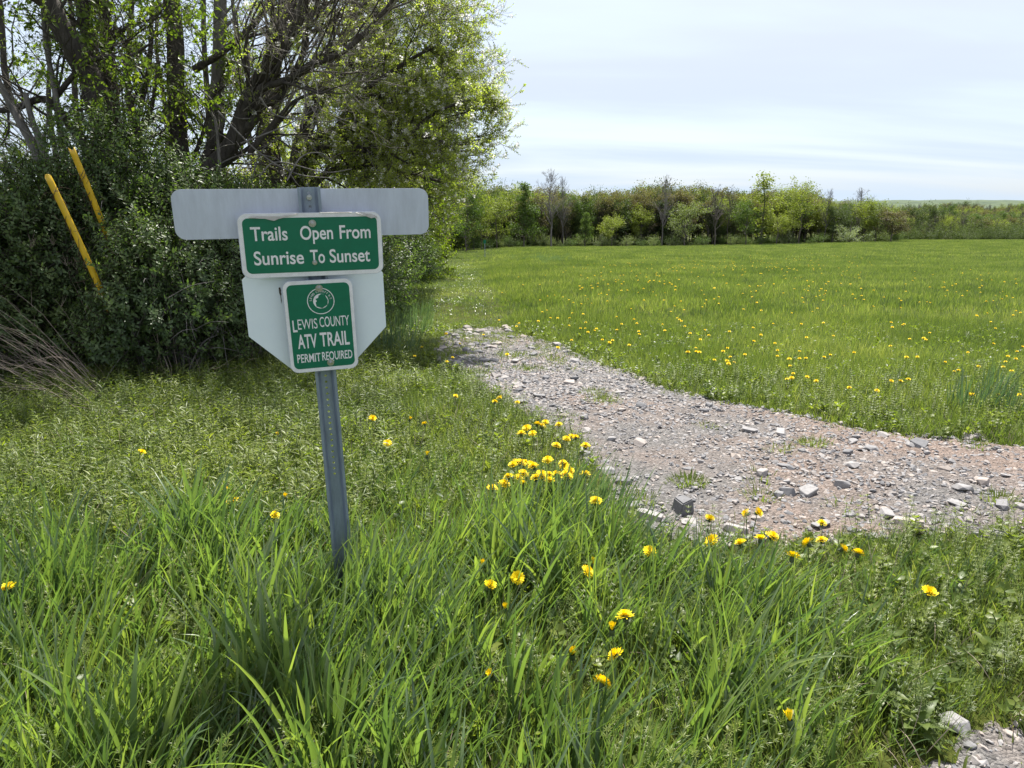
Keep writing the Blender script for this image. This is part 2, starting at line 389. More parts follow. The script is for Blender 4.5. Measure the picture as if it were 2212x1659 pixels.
def add_hue(me, hue):
    a = me.attributes.new('hue', 'FLOAT', 'POINT'); a.data.foreach_set('value', np.asarray(hue, np.float32))
def tubes(polys, sides=5):
    Vs, Fs, off = [], [], 0
    ang = np.arange(sides)*2*np.pi/sides; ca, sa = np.cos(ang)[None, :, None], np.sin(ang)[None, :, None]
    for pts, r in polys:
        pts = np.asarray(pts, float); r = np.asarray(r, float); n = len(pts)
        T = unit(np.gradient(pts, axis=0)); ref = np.array([.31, .87, .37]) if abs(T[0, 2]) > .8 else np.array([.1, .2, 1.])
        A = unit(np.cross(T, ref)); Bv = np.cross(T, A)
        V = pts[:, None]+(A[:, None]*ca+Bv[:, None]*sa)*r[:, None, None]
        Vs.append(V.reshape(-1, 3))
        i, j = np.meshgrid(np.arange(n-1), np.arange(sides), indexing='ij'); j2 = (j+1) % sides
        Fs.append(off+np.stack([i*sides+j, i*sides+j2, (i+1)*sides+j2, (i+1)*sides+j], -1).reshape(-1, 4)); off += n*sides
    return np.concatenate(Vs), np.concatenate(Fs)
def spray_mesh(name, mat, bark, n, L, leaf, w, seed, up=.5, whorl=False, flowers=0, fmat=None, jitter=.6):
    """a twig with leaves along +Z"""
    r = np.random.RandomState(seed)
    t = np.linspace(.1, 1, n); a = np.arange(n)*2.4+r.rand(n)
    pos = np.stack([.08*L*np.sin(t*3), .06*L*np.cos(t*4)-.06*L, t*L], -1)
    d = unit(np.stack([np.cos(a), np.sin(a), up+r.uniform(-.4, .5, n)], -1)+r.randn(n, 3)*.25*jitter)
    nr = unit(np.cross(d, np.cross(np.array([0, 0, 1.]), d))+r.randn(n, 3)*.35*jitter)
    V, Fs = leaves_arrays(pos, d, nr, leaf*r.uniform(.65, 1.2, n)*(1-.35*t), w*r.uniform(.7, 1.2, n)*(1-.3*t))
    hue = np.repeat(r.rand(n), 5); mi = np.zeros(len(Fs))
    tt = np.linspace(0, 1, 4); tp = np.stack([.08*L*np.sin(tt*3), .06*L*np.cos(tt*4)-.06*L, tt*L], -1)
    tv, tf = tubes([(tp, np.linspace(.011*L+.001, .002, 4))], 3)
    tf = np.concatenate([tf[:, :3], tf[:, [0, 2, 3]]])+len(V)
    V = np.concatenate([V, tv]); Fs = np.concatenate([Fs, tf]); mi = np.concatenate([mi, np.ones(len(tf))]); hue = np.concatenate([hue, np.zeros(len(tv))])
    if flowers:
        fb = np.stack([r.uniform(-.3, .3, flowers)*L, r.uniform(-.3, .3, flowers)*L, r.uniform(.35, 1.05, flowers)*L], -1)
        ax = unit(r.randn(flowers, 3)+np.array([0, -.3, .5])); k5 = 5
        c = np.repeat(fb, k5, 0); ax5 = np.repeat(ax, k5, 0); s1 = unit(np.cross(ax5, np.array([.3, .5, .2]))); s2 = np.cross(ax5, s1)
        aa = np.tile(np.arange(k5)*2*np.pi/k5, flowers)[:, None]; dd = unit(s1*np.cos(aa)+s2*np.sin(aa)+ax5*.25)
        fv, ff = leaves_arrays(c, dd, ax5, np.full(len(c), .0125), np.full(len(c), .0115), .1, 0)
        ff = ff+len(V); V = np.concatenate([V, fv]); Fs = np.concatenate([Fs, ff]); mi = np.concatenate([mi, np.full(len(ff), 2)]); hue = np.concatenate([hue, np.zeros(len(fv))])
    me = mesh_from(name, V, Fs, [mat, bark]+([fmat] if fmat else []), True, mi); add_hue(me, hue)
    return me

# ------------------------------------------------------------------ sign post (the subject)
def sheet_metal(name, c, rough, metal, stain=.18, spec=.5, streak=True):
    m, N, L, B = new_mat(name)
    tc = N.new('ShaderNodeTexCoord'); mp = N.new('ShaderNodeMapping'); mp.inputs['Scale'].default_value = (3, 3, .6) if streak else (1, 1, 1)
    L.new(tc.outputs['Object'], mp.inputs[0])
    n = N.new('ShaderNodeTexNoise'); n.inputs['Scale'].default_value = 9; n.inputs['Detail'].default_value = 9; n.inputs['Roughness'].default_value = .75; L.new(mp.outputs[0], n.inputs['Vector'])
    r = ramp(N, [(.3, tuple(x*(1-stain) for x in c)), (.7, tuple(min(.95, x*(1+stain)) for x in c))]); L.new(n.outputs['Fac'], r.inputs[0]); L.new(r.outputs[0], B.inputs['Base Color'])
    n2 = N.new('ShaderNodeTexNoise'); n2.inputs['Scale'].default_value = 140; n2.inputs['Detail'].default_value = 3; L.new(mp.outputs[0], n2.inputs['Vector'])
    rr = N.new('ShaderNodeMapRange'); rr.inputs['To Min'].default_value = rough-.1; rr.inputs['To Max'].default_value = rough+.12; L.new(n2.outputs['Fac'], rr.inputs['Value']); L.new(rr.outputs[0], B.inputs['Roughness'])
    bp = N.new('ShaderNodeBump'); bp.inputs['Strength'].default_value = .12; bp.inputs['Distance'].default_value = .002; L.new(n2.outputs['Fac'], bp.inputs['Height']); L.new(bp.outputs[0], B.inputs['Normal'])
    B.inputs['Metallic'].default_value = metal; B.inputs['Specular IOR Level'].default_value = spec
    return m
M['alu'] = sheet_metal('aluminium_back', (.52, .56, .66), .5, .3, .12)
M['white_back'] = sheet_metal('white_coated_back', (.78, .86, .95), .35, .05, .03, streak=False)
M['galv'] = sheet_metal('galvanised_post', (.26, .31, .39), .45, .45, .3)
M['bolt'] = sheet_metal('bolt_steel', (.55, .56, .62), .3, .9, .2, streak=False)
def retro_mat(name, c, cell=240, amt=.12, rough=.35):
    m, N, L, B = new_mat(name)
    tc = N.new('ShaderNodeTexCoord'); vo = N.new('ShaderNodeTexVoronoi'); vo.feature = 'DISTANCE_TO_EDGE'; vo.inputs['Scale'].default_value = cell; vo.inputs['Randomness'].default_value = .0
    mp = N.new('ShaderNodeMapping'); mp.inputs['Rotation'].default_value = (0, rad(45), 0); L.new(tc.outputs['Object'], mp.inputs[0])
    L.new(mp.outputs[0], vo.inputs['Vector'])
    nz = N.new('ShaderNodeTexNoise'); nz.inputs['Scale'].default_value = 26; nz.inputs['Detail'].default_value = 7; nz.inputs['Roughness'].default_value = .7; L.new(tc.outputs['Object'], nz.inputs['Vector'])
    cr = N.new('ShaderNodeMapRange'); cr.inputs['From Max'].default_value = .2; cr.inputs['To Min'].default_value = 1-amt*1.6; cr.inputs['To Max'].default_value = 1+amt*.4; L.new(vo.outputs['Distance'], cr.inputs['Value'])
    nr = N.new('ShaderNodeMapRange'); nr.inputs['From Min'].default_value = .3; nr.inputs['From Max'].default_value = .7; nr.inputs['To Min'].default_value = 1-amt; nr.inputs['To Max'].default_value = 1+amt*.6; L.new(nz.outputs['Fac'], nr.inputs['Value'])
    mm = N.new('ShaderNodeMath'); mm.operation = 'MULTIPLY'; L.new(cr.outputs[0], mm.inputs[0]); L.new(nr.outputs[0], mm.inputs[1])
    mu = N.new('ShaderNodeMix'); mu.data_type = 'RGBA'; mu.blend_type = 'MULTIPLY'; mu.inputs[0].default_value = 1; mu.inputs[6].default_value = (*c, 1); L.new(mm.outputs[0], mu.inputs[7])
    L.new(mu.outputs[2], B.inputs['Base Color']); B.inputs['Roughness'].default_value = rough
    return m
M['retro_white'] = retro_mat('worn_reflective_white', (.80, .80, .83), amt=.16)
M['retro_green'] = retro_mat('reflective_green', (.003, .15, .085), amt=.10, rough=.3)
M['letter'] = retro_mat('reflective_letters', (.82, .80, .83), amt=.14)
M['film'] = plain('peeled_film', (.72, .70, .66), .6, noise=.15)

YAW, TILT, ROLL = .3063, .0604, -.0267
POST0 = np.array([-.7427, 2.85, 0.])
def rotm(y, t, r): return Euler((0, 0, 0)).to_matrix() and (Matrix.Rotation(y, 3, 'Z') @ Matrix.Rotation(r, 3, 'Y') @ Matrix.Rotation(t, 3, 'X'))
def rrect(w, h, r, n=6):
    P_ = []
    for cx, cz, a0 in ((w/2-r, h/2-r, 0), (-w/2+r, h/2-r, 90), (-w/2+r, -h/2+r, 180), (w/2-r, -h/2+r, 270)):
        for k in range(n+1): a = rad(a0+90*k/n); P_.append((cx+r*math.cos(a), cz+r*math.sin(a)))
    return P_
def prism(name, outline, y0, y1, mat, parent, bend=None, bevel=0):
    """outline in (x,z), from y0 (back) to y1 (front, nearer the viewer = smaller y)"""
    n = len(outline); bm = bmesh.new()
    a = [bm.verts.new((x, y0, z)) for x, z in outline]; b = [bm.verts.new((x, y1, z)) for x, z in outline]
    bm.faces.new(a); bm.faces.new(b[::-1])
    for k in range(n): bm.faces.new((a[k], b[k], b[(k+1) % n], a[(k+1) % n]))
    bmesh.ops.recalc_face_normals(bm, faces=bm.faces)
    if bevel: bmesh.ops.bevel(bm, geom=bm.edges[:], offset=bevel, segments=1, affect='EDGES')
    me = bpy.data.meshes.new(name); bm.to_mesh(me); bm.free(); me.materials.append(mat)
    return link(name, me, parent)
def text_mesh(name, s, w, cap, mat, parent, x, y, z, bold=.012, thick=.0006, xshift=0):
    def conv(t, extr=0.):
        c = bpy.data.curves.new('txt', 'FONT'); c.body = t; c.size = 1; c.offset = bold; c.extrude = extr; c.resolution_u = 6; c.space_word = 1.0
        o = bpy.data.objects.new('txt', c); COL.objects.link(o)
        dg = bpy.context.evaluated_depsgraph_get(); me = bpy.data.meshes.new_from_object(o.evaluated_get(dg))
        bpy.data.objects.remove(o); return me
    mT = conv('T'); ch = max(v.co.y for v in mT.vertices)-min(v.co.y for v in mT.vertices); bpy.data.meshes.remove(mT)
    me = conv(s, .5); xs = [v.co.x for v in me.vertices]; x0, x1 = min(xs), max(xs)
    sx = w/(x1-x0); sy = cap/ch
    for v in me.vertices:
        a, b, c = v.co; v.co = ((a-(x0+x1)/2)*sx+x, y-c*thick, (b)*sy-cap/2+z)
    me.name = name; me.materials.clear(); me.materials.append(mat)
    # the curve's rotation keeps outward normals
    me.update(); bm = bmesh.new(); bm.from_mesh(me); bmesh.ops.recalc_face_normals(bm, faces=bm.faces); bm.to_mesh(me); bm.free()
    return link(name, me, parent)
def bolt(parent, x, y, z, r=.011):
    bm = bmesh.new()
    def cyl(rr, y0, y1, n, sph=0):
        a = [bm.verts.new((x+rr*math.cos(2*math.pi*k/n), y0, z+rr*math.sin(2*math.pi*k/n))) for k in range(n)]
        b = [bm.verts.new((x+rr*(1-sph)*math.cos(2*math.pi*k/n), y1, z+rr*(1-sph)*math.sin(2*math.pi*k/n))) for k in range(n)]
        bm.faces.new(b)
        for k in range(n): bm.faces.new((a[k], a[(k+1) % n], b[(k+1) % n], b[k]))
    cyl(r*1.25, y, y-.0022, 24, .05); cyl(r*.72, y-.0022, y-.009, 6, .1); cyl(r*.36, y-.009, y-.0135, 12, .15)
    bmesh.ops.recalc_face_normals(bm, faces=bm.faces)
    me = bpy.data.meshes.new('bolt'); bm.to_mesh(me); bm.free(); me.materials.append(M['bolt'])
    return link('bolt', me, parent)
def make_sign():
    R3 = rotm(YAW, TILT, ROLL)
    rt = root('trail_sign_post', POST0, 'leaning metal trail sign post with green signs and bare sign backs in tall grass', 'sign post')
    rt.rotation_mode = 'QUATERNION'; rt.rotation_quaternion = R3.to_quaternion()
    # U-channel: holed web and two folded flanges
    bm = bmesh.new(); wb = .016; z0, z1, st = -.25, 1.765, .0254
    def vloop(z, n=12, r=.0055, yy=0.): return [bm.verts.new((r*math.cos(2*math.pi*k/n), yy, z+r*math.sin(2*math.pi*k/n))) for k in range(n)]
    T = .0035
    zc = z0
    while zc < z1-.001:
        ze = min(zc+st, z1); cz = (zc+ze)/2; hole = .60 < cz < z1-.012
        for yy, flip in ((-T/2, 1), (T/2, -1)):
            c = [bm.verts.new(q) for q in ((-wb, yy, zc), (wb, yy, zc), (wb, yy, ze), (-wb, yy, ze))]
            if hole:
                h = vloop(cz, yy=yy); sq = [2, 3, 0, 1]
                # corners at angles 225,315,45,135
                for q in range(4):
                    k0 = [7.5, 10.5, 1.5, 4.5][q]; k1 = k0+3
                    ks = [int(k0+.5)+i for i in range(0, 3+0)]
                    ring = [h[k % 12] for k in [int(math.floor(k0))+i for i in range(0, 4)]]
                    bm.faces.new([c[q], c[(q+1) % 4]]+ring[::-1])
            else: bm.faces.new(c)
        zc = ze
    prof = [(.016, 0), (.021, -.003), (.030, -.022), (.033, -.024), (.041, -.024)]
    for s in (-1, 1):
        for dz in (0,):
            ring0, ring1 = [], []
            outer = [(s*x, y-T/2) for x, y in prof]; inner = [(s*(x-.001), y+T/2) for x, y in prof][::-1]
            for (x, y) in outer+inner: ring0.append(bm.verts.new((x, y, z0))); ring1.append(bm.verts.new((x, y, z1)))
            n = len(ring0)
            for k in range(n): bm.faces.new((ring0[k], ring0[(k+1) % n], ring1[(k+1) % n], ring1[k]))
            bm.faces.new(ring1)
    bmesh.ops.remove_doubles(bm, verts=bm.verts, dist=1e-5); bmesh.ops.recalc_face_normals(bm, faces=bm.faces)
    me = bpy.data.meshes.new('post'); bm.to_mesh(me); bm.free(); me.materials.append(M['galv'])
    link('post', me, rt)
    def placed(name, outline, y0, y1, mat, cx, cz, rz, **k):
        o = prism(name, outline, y0, y1, mat, rt, **k); o.location = (cx, 0, cz); o.rotation_euler = (0, -rz, 0); return o
    lp = placed('sign_back', rrect(.9227, .1764, .036, 8), .012, .009, M['alu'], -.0123, 1.6707, -.0161); lp['label'] = 'long bare aluminium sign back across the top of the post'
    bolt(rt, 0, -.002, 1.728, .008)
    a = .5255; s = a*(math.sqrt(2)-1)/2; oc = [(s, a/2), (-s, a/2), (-a/2, s), (-a/2, -s), (-s, -a/2), (s, -a/2), (a/2, -s), (a/2, s)]
    ob = placed('octagon_back', oc[::-1], .0075, .004, M['white_back'], -.008, 1.3245, -.002); ob['label'] = 'white octagonal sign back behind the small green sign'
    # a rusty tear in the back
    rp = [(-.004, .02), (.002, .021), (.004, .008), (.002, .003), (.0035, -.005), (.001, -.012), (.002, -.03), (-.0005, -.042), (-.001, -.012), (-.004, 0)]
    ru = prism('scratch', rp, .0038, .0028, plain('rust', (.06, .045, .035), .8, noise=.5, nsc=90), ob); ru.location = (-.131, 0, .053)
    # upper green sign
    tp = placed('trails_sign', rrect(.5155, .2343, .032, 7), -.043, -.045, M['alu'], -.004, 1.5591, -.0138); tp['label'] = 'upper green sign with peeling white border'
    prism('border', rrect(.512, .231, .031, 7), -.0451, -.0455, M['retro_white'], tp)
    prism('green_face', rrect(.482, .200, .020, 7), -.0456, -.0460, M['retro_green'], tp)
    text_mesh('lettering', 'Trails', .128, .050, M['letter'], tp, -.1515, -.0464, .045, .014)
    text_mesh('lettering', 'Open', .118, .050, M['letter'], tp, .0165, -.0464, .045, .014)
    text_mesh('lettering', 'From', .115, .050, M['letter'], tp, .1575, -.0464, .045, .014)
    text_mesh('lettering', 'Sunrise', .176, .050, M['letter'], tp, -.1245, -.0464, -.043, .014)
    text_mesh('lettering', 'To', .053, .050, M['letter'], tp, .0135, -.0464, -.043, .014)
    text_mesh('lettering', 'Sunset', .151, .050, M['letter'], tp, .133, -.0464, -.043, .014)
    bolt(tp, .004, -.0461, .078); bolt(tp, .002, -.0461, -.066, .0075)
    # peeled strips of border film along the top edge
    def flap(pts, lift, name='peeled_film'):
        bm = bmesh.new(); top, bot = [], []
        for i, (x, za, zb) in enumerate(pts):
            top.append(bm.verts.new((x, -.0462, za))); bot.append(bm.verts.new((x, -.0462-lift*(.4+.6*math.sin(i*1.7)**2), zb)))
        for i in range(len(pts)-1): bm.faces.new((top[i], top[i+1], bot[i+1], bot[i]))
        ret = bmesh.ops.solidify(bm, geom=bm.faces[:], thickness=.0004)
        me = bpy.data.meshes.new(name); bm.to_mesh(me); bm.free(); me.materials.append(M['film']); link(name, me, tp)
    flap([(-.215, .108, .103), (-.19, .108, .1), (-.16, .107, .098), (-.13, .107, .090), (-.115, .106, .096), (-.09, .109, .102), (-.06, .113, .109), (-.045, .1165, .115)], .006)
    flap([(.165, .116, .1145), (.185, .1145, .106), (.2, .112, .101), (.22, .109, .093), (.235, .104, .0955), (.243, .098, .092)], .006)
    flap([(.03, .1175, .1165), (.08, .1185, .1155), (.12, .1175, .1140), (.15, .117, .1150)], .003)
    # lower green sign
    ap = placed('atv_sign', rrect(.2587, .360, .030, 7), -.043, -.045, M['alu'], 0, 1.2472, 0); ap['label'] = 'lower green permit sign with round county emblem'
    prism('border', rrect(.2565, .3575, .029, 7), -.0451, -.0455, M['retro_white'], ap)
    prism('green_face', rrect(.232, .330, .020, 7), -.0456, -.0460, M['retro_green'], ap)
    text_mesh('lettering', 'L', .0165, .046, M['letter'], ap, -.0985, -.0464, .008, .02)
    text_mesh('lettering', 'EWIS', .073, .039, M['letter'], ap, -.0510, -.0464, .0125, .0)
    text_mesh('lettering', 'COUNTY', .112, .039, M['letter'], ap, .050, -.0464, .0165, .004)
    text_mesh('lettering', 'ATV', .072, .056, M['letter'], ap, -.058, -.0464, -.054, .018)
    text_mesh('lettering', 'TRAIL', .112, .056, M['letter'], ap, .046, -.0464, -.052, .018)
    text_mesh('lettering', 'PERMIT', .088, .034, M['letter'], ap, -.058, -.0464, -.122, .012)
    text_mesh('lettering', 'REQUIRED', .116, .034, M['letter'], ap, .050, -.0464, -.120, .012)
    # emblem: ring, lettering round it, county outline
    bm = bmesh.new(); cx, cz = .006, .098; n = 48
    def annulus(r0, r1, yy):
        rings = [[bm.verts.new((cx+r*math.cos(2*math.pi*k/n), y_, cz+r*math.sin(2*math.pi*k/n))) for k in range(n)] for r, y_ in ((r0, yy), (r1, yy), (r1, yy-.0006), (r0, yy-.0006))]
        for q in range(4):
            A, B_ = rings[q], rings[(q+1) % 4]
            for k in range(n): bm.faces.new((A[k], A[(k+1) % n], B_[(k+1) % n], B_[k]))
    annulus(.0478, .0508, -.0461); bmesh.ops.recalc_face_normals(bm, faces=bm.faces)
    me = bpy.data.meshes.new('emblem_ring'); bm.to_mesh(me); bm.free(); me.materials.append(M['letter']); link('emblem_ring', me, ap)
    disc = [(cx+.0285*math.cos(2*math.pi*k/40), cz+.0285*math.sin(2*math.pi*k/40)) for k in range(40)]
    prism('emblem_disc', disc, -.0461, -.0466, M['letter'], ap)
    k_ = .00055; cty = [(-38, -8), (-28, 2), (-37, 18), (-18, 24), (-14, 40), (6, 51), (28, 44), (46, 5), (41, -28), (4, -50), (-34, -36)]
    prism('county_outline', [(cx+(x+2)*k_, cz+y*k_) for x, y in cty][::-1], -.0467, -.0471, M['retro_green'], ap)
    s_ = 'LEWIS COUNTY N.Y.'
    wid = {'I': .45, '.': .4, ' ': .55}; tot = sum(wid.get(c, 1) for c in s_); acc = 0; rr = .0385
    bmx = bmesh.new(); pieces = []
    for c in s_:
        wd = wid.get(c, 1); a_ = rad(178)-(acc+wd/2)/tot*rad(176); acc += wd
        if c == ' ': continue
        o = text_mesh('lettering', c, .0052*min(wd, 1)*(1 if c != '.' else .5), .0078 if c != '.' else .0078, M['letter'], ap, 0, 0, 0, .012)
        mt = Matrix.Translation((cx+rr*math.cos(a_), -.0464, cz+rr*math.sin(a_))) @ Matrix.Rotation(math.pi/2-a_, 4, 'Y')
        o.data.transform(mt); pieces.append(o)
    bmx.free(); b2 = bmesh.new()
    for o in pieces: b2.from_mesh(o.data)
    me = bpy.data.meshes.new('emblem_lettering'); b2.to_mesh(me); b2.free(); me.materials.append(M['letter'])
    for o in pieces: bpy.data.objects.remove(o)
    link('emblem_lettering', me, ap)
    bolt(ap, .004, -.0461, .148); bolt(ap, .022, -.0461, -.148)
make_sign()

# ------------------------------------------------------------------ trees near the camera
def smooth(pts, n=5):
    pts = np.asarray(pts, float); q = np.vstack([2*pts[0]-pts[1], pts, 2*pts[-1]-pts[-2]]); out = []
    for i in range(1, len(q)-2):
        for t in np.linspace(0, 1, n, endpoint=False):
            out.append(.5*((2*q[i])+(-q[i-1]+q[i+1])*t+(2*q[i-1]-5*q[i]+4*q[i+1]-q[i+2])*t*t+(-q[i-1]+3*q[i]-3*q[i+1]+q[i+2])*t**3))
    out.append(pts[-1]); return np.array(out)
class Plant:
    def __init__(s, seed): s.r = random.Random(seed); s.thick = []; s.thin = []; s.tips = []
    def rv(s): return np.array([s.r.gauss(0, 1), s.r.gauss(0, 1), s.r.gauss(0, 1)])
    def limb(s, uvs, Ys, r0, r1, kids=None):
        if np.isscalar(Ys): Ys = [Ys]*len(uvs)
        elif len(Ys) == 2: Ys = np.linspace(Ys[0], Ys[1], len(uvs))
        pts = smooth([P(u, v, y) for (u, v), y in zip(uvs, Ys)]); pts = pts+np.cumsum(np.array([s.rv()*r0*.10 for _ in pts]), 0)*.35
        pts[0] -= 0
        rr = np.linspace(r0, r1, len(pts)); s.thick.append((pts, rr))
        if kids: s.spawn(pts, rr, **kids)
        return pts
    def spawn(s, pts, rr, n=10, L=(.6, 1.4), t0=.2, level=2, up=.15, wig=.18, ang=.9, rk=.45, leaf=1., droop=0., fan=None, sub=6, leafmin=1):
        seg = len(pts)-1
        for k in range(n):
            t = s.r.uniform(t0, 1)*seg; i = min(int(t), seg-1); p = pts[i]+(pts[i+1]-pts[i])*(t-i); T = unit(pts[i+1]-pts[i])
            d = unit(T*math.cos(ang)+unit(np.cross(T, s.rv()))*math.sin(ang)*s.r.uniform(.7, 1.2)+np.array([0, 0, up]))
            if fan is not None: d = unit(d+np.array(fan))
            LL = s.r.uniform(*L)*(1-.35*t/seg); r0 = min(rr[i]*rk*s.r.uniform(.6, 1), LL*.022+.003)
            s.branch(p, d, LL, r0, level, up, wig, ang, leaf, droop, sub, leafmin)
    def branch(s, p, d, L, r0, level, up, wig, ang, leaf, droop, sub, leafmin):
        n = 6 if level > 0 else 4; pts = [p]; st = L/n; bias = np.array([0, 0, up*.25-droop*.3])
        for k in range(n):
            d = unit(d+s.rv()*wig+bias*(1 if k > 1 else .3)); p = p+d*st; pts.append(p)
        pts = np.array(pts); rr = np.linspace(r0, max(r0*.25, .0018), len(pts))
        (s.thick if r0 > .012 else s.thin).append((pts, rr))
        if level > 0:
            for k in range(sub):
                t = s.r.uniform(.2, 1)*n; i = min(int(t), n-1); q = pts[i]+(pts[i+1]-pts[i])*(t-i); T = unit(pts[i+1]-pts[i])
                dd = unit(T*math.cos(ang*.8)+unit(np.cross(T, s.rv()))*math.sin(ang*.8))
                s.branch(q, dd, L*s.r.uniform(.3, .6), max(rr[i]*.55, .002), level-1, up, wig*1.1, ang, leaf, droop, sub, leafmin)
        if level <= leafmin and leaf > 0:
            for k in (range(1, len(pts)) if level == 0 else (len(pts)-1,)):
                if s.r.random() < leaf: s.tips.append((pts[k], d))
    def build(s, name, base, label, cat, bark, sources, scl=(.8, 1.3), group=None, twigbark=None, filt=None):
        rt = root(name, tuple(base), label, cat, group)
        v, f = tubes(s.thick, 9); link('trunk', mesh_from('trunk', v, f, [bark]), rt, world_coords=True)
        if s.thin:
            v, f = tubes(s.thin, 3); o = link('twigs', mesh_from('twigs', v, f, [twigbark or bark]), rt, world_coords=True); o['kind'] = 'stuff'
        if s.tips and sources:
            tips = s.tips if filt is None else [q for q in s.tips if filt(q[0])]
            pts = np.array([q[0] for q in tips]); ds = unit(np.array([q[1] for q in tips])+RG.randn(len(tips), 3)*.45)
            scatter('crown', pts, dir_to_euler(ds, RG), RG.uniform(scl[0], scl[1], len(pts)), RG.randint(0, len(sources), len(pts)), sources, rt)
        return rt
def dir_to_euler(d, r):
    """euler turning +Z onto d"""
    th = np.arccos(np.clip(d[:, 2], -1, 1)); ph = np.arctan2(d[:, 1], d[:, 0])
    return np.stack([np.zeros(len(d)), th, ph], -1)
BARK = bark_mat('dark_bark', (.035, .03, .027), (.11, .098, .088), 22)
BARKG = bark_mat('grey_bark', (.085, .08, .075), (.23, .215, .2), 16)
BARKT = bark_mat('twig_bark', (.15, .135, .12), (.34, .31, .28), 40, .2)
BARKD = bark_mat('dark_twig', (.03, .026, .012), (.08, .07, .06), 40, .2)
M['leafA'] = leaf_mat('box_elder_leaf', [(.07, .105, .03), (.11, .155, .04), (.16, .205, .055), (.22, .25, .07)], .58, .4, (1.3, 1.5, .3), .5)
M['leafS'] = leaf_mat('honeysuckle_leaf', [(.065, .10, .05), (.09, .14, .06), (.13, .185, .07), (.19, .24, .09)], .45, .42, (1.2, 1.4, .4), 1.1)
M['leafP'] = leaf_mat('apple_leaf', [(.20, .25, .065), (.27, .32, .085), (.34, .38, .12), (.42, .45, .18)], .68, .45, (1.25, 1.4, .4), .8)
M['leafH'] = leaf_mat('hedge_leaf', [(.075, .11, .025), (.11, .155, .03), (.15, .2, .04), (.2, .24, .055)], .52, .45, (1.3, 1.45, .3), .35)
M['blossom'] = leaf_mat('white_blossom', [(.86, .85, .84), (.9, .89, .88)], .55, .7, (1, 1, 1), .5, .2)
def srcs(nm, k, **kw): return [hidden(f'{nm}_{i}', spray_mesh(f'{nm}_{i}', seed=i*7+3, **kw)) for i in range(k)]
SA = srcs('broad_spray', 4, mat=M['leafA'], bark=BARKD, n=7, L=.2, leaf=.095, w=.05, up=-.1, jitter=1.2)
SS = srcs('shrub_spray', 4, mat=M['leafS'], bark=BARKD, n=15, L=.24, leaf=.055, w=.027, up=.6)
SP = srcs('apple_spray', 3, mat=M['leafP'], bark=BARKT, n=8, L=.11, leaf=.045, w=.022, up=.5) + srcs('apple_flower_spray', 2, mat=M['leafP'], bark=BARKT, n=6, L=.10, leaf=.042, w=.02, up=.4, flowers=10, fmat=M['blossom'])
SPL = SP[:3]+SP[:3]+SP[3:4]
SH = srcs('hedge_spray', 4, mat=M['leafH'], bark=BARKD, n=12, L=.26, leaf=.07, w=.042, up=.2, jitter=1.2)
def base_at(u, Y): x = X(u, Y); return np.array([x, Y, gz(x, Y)])

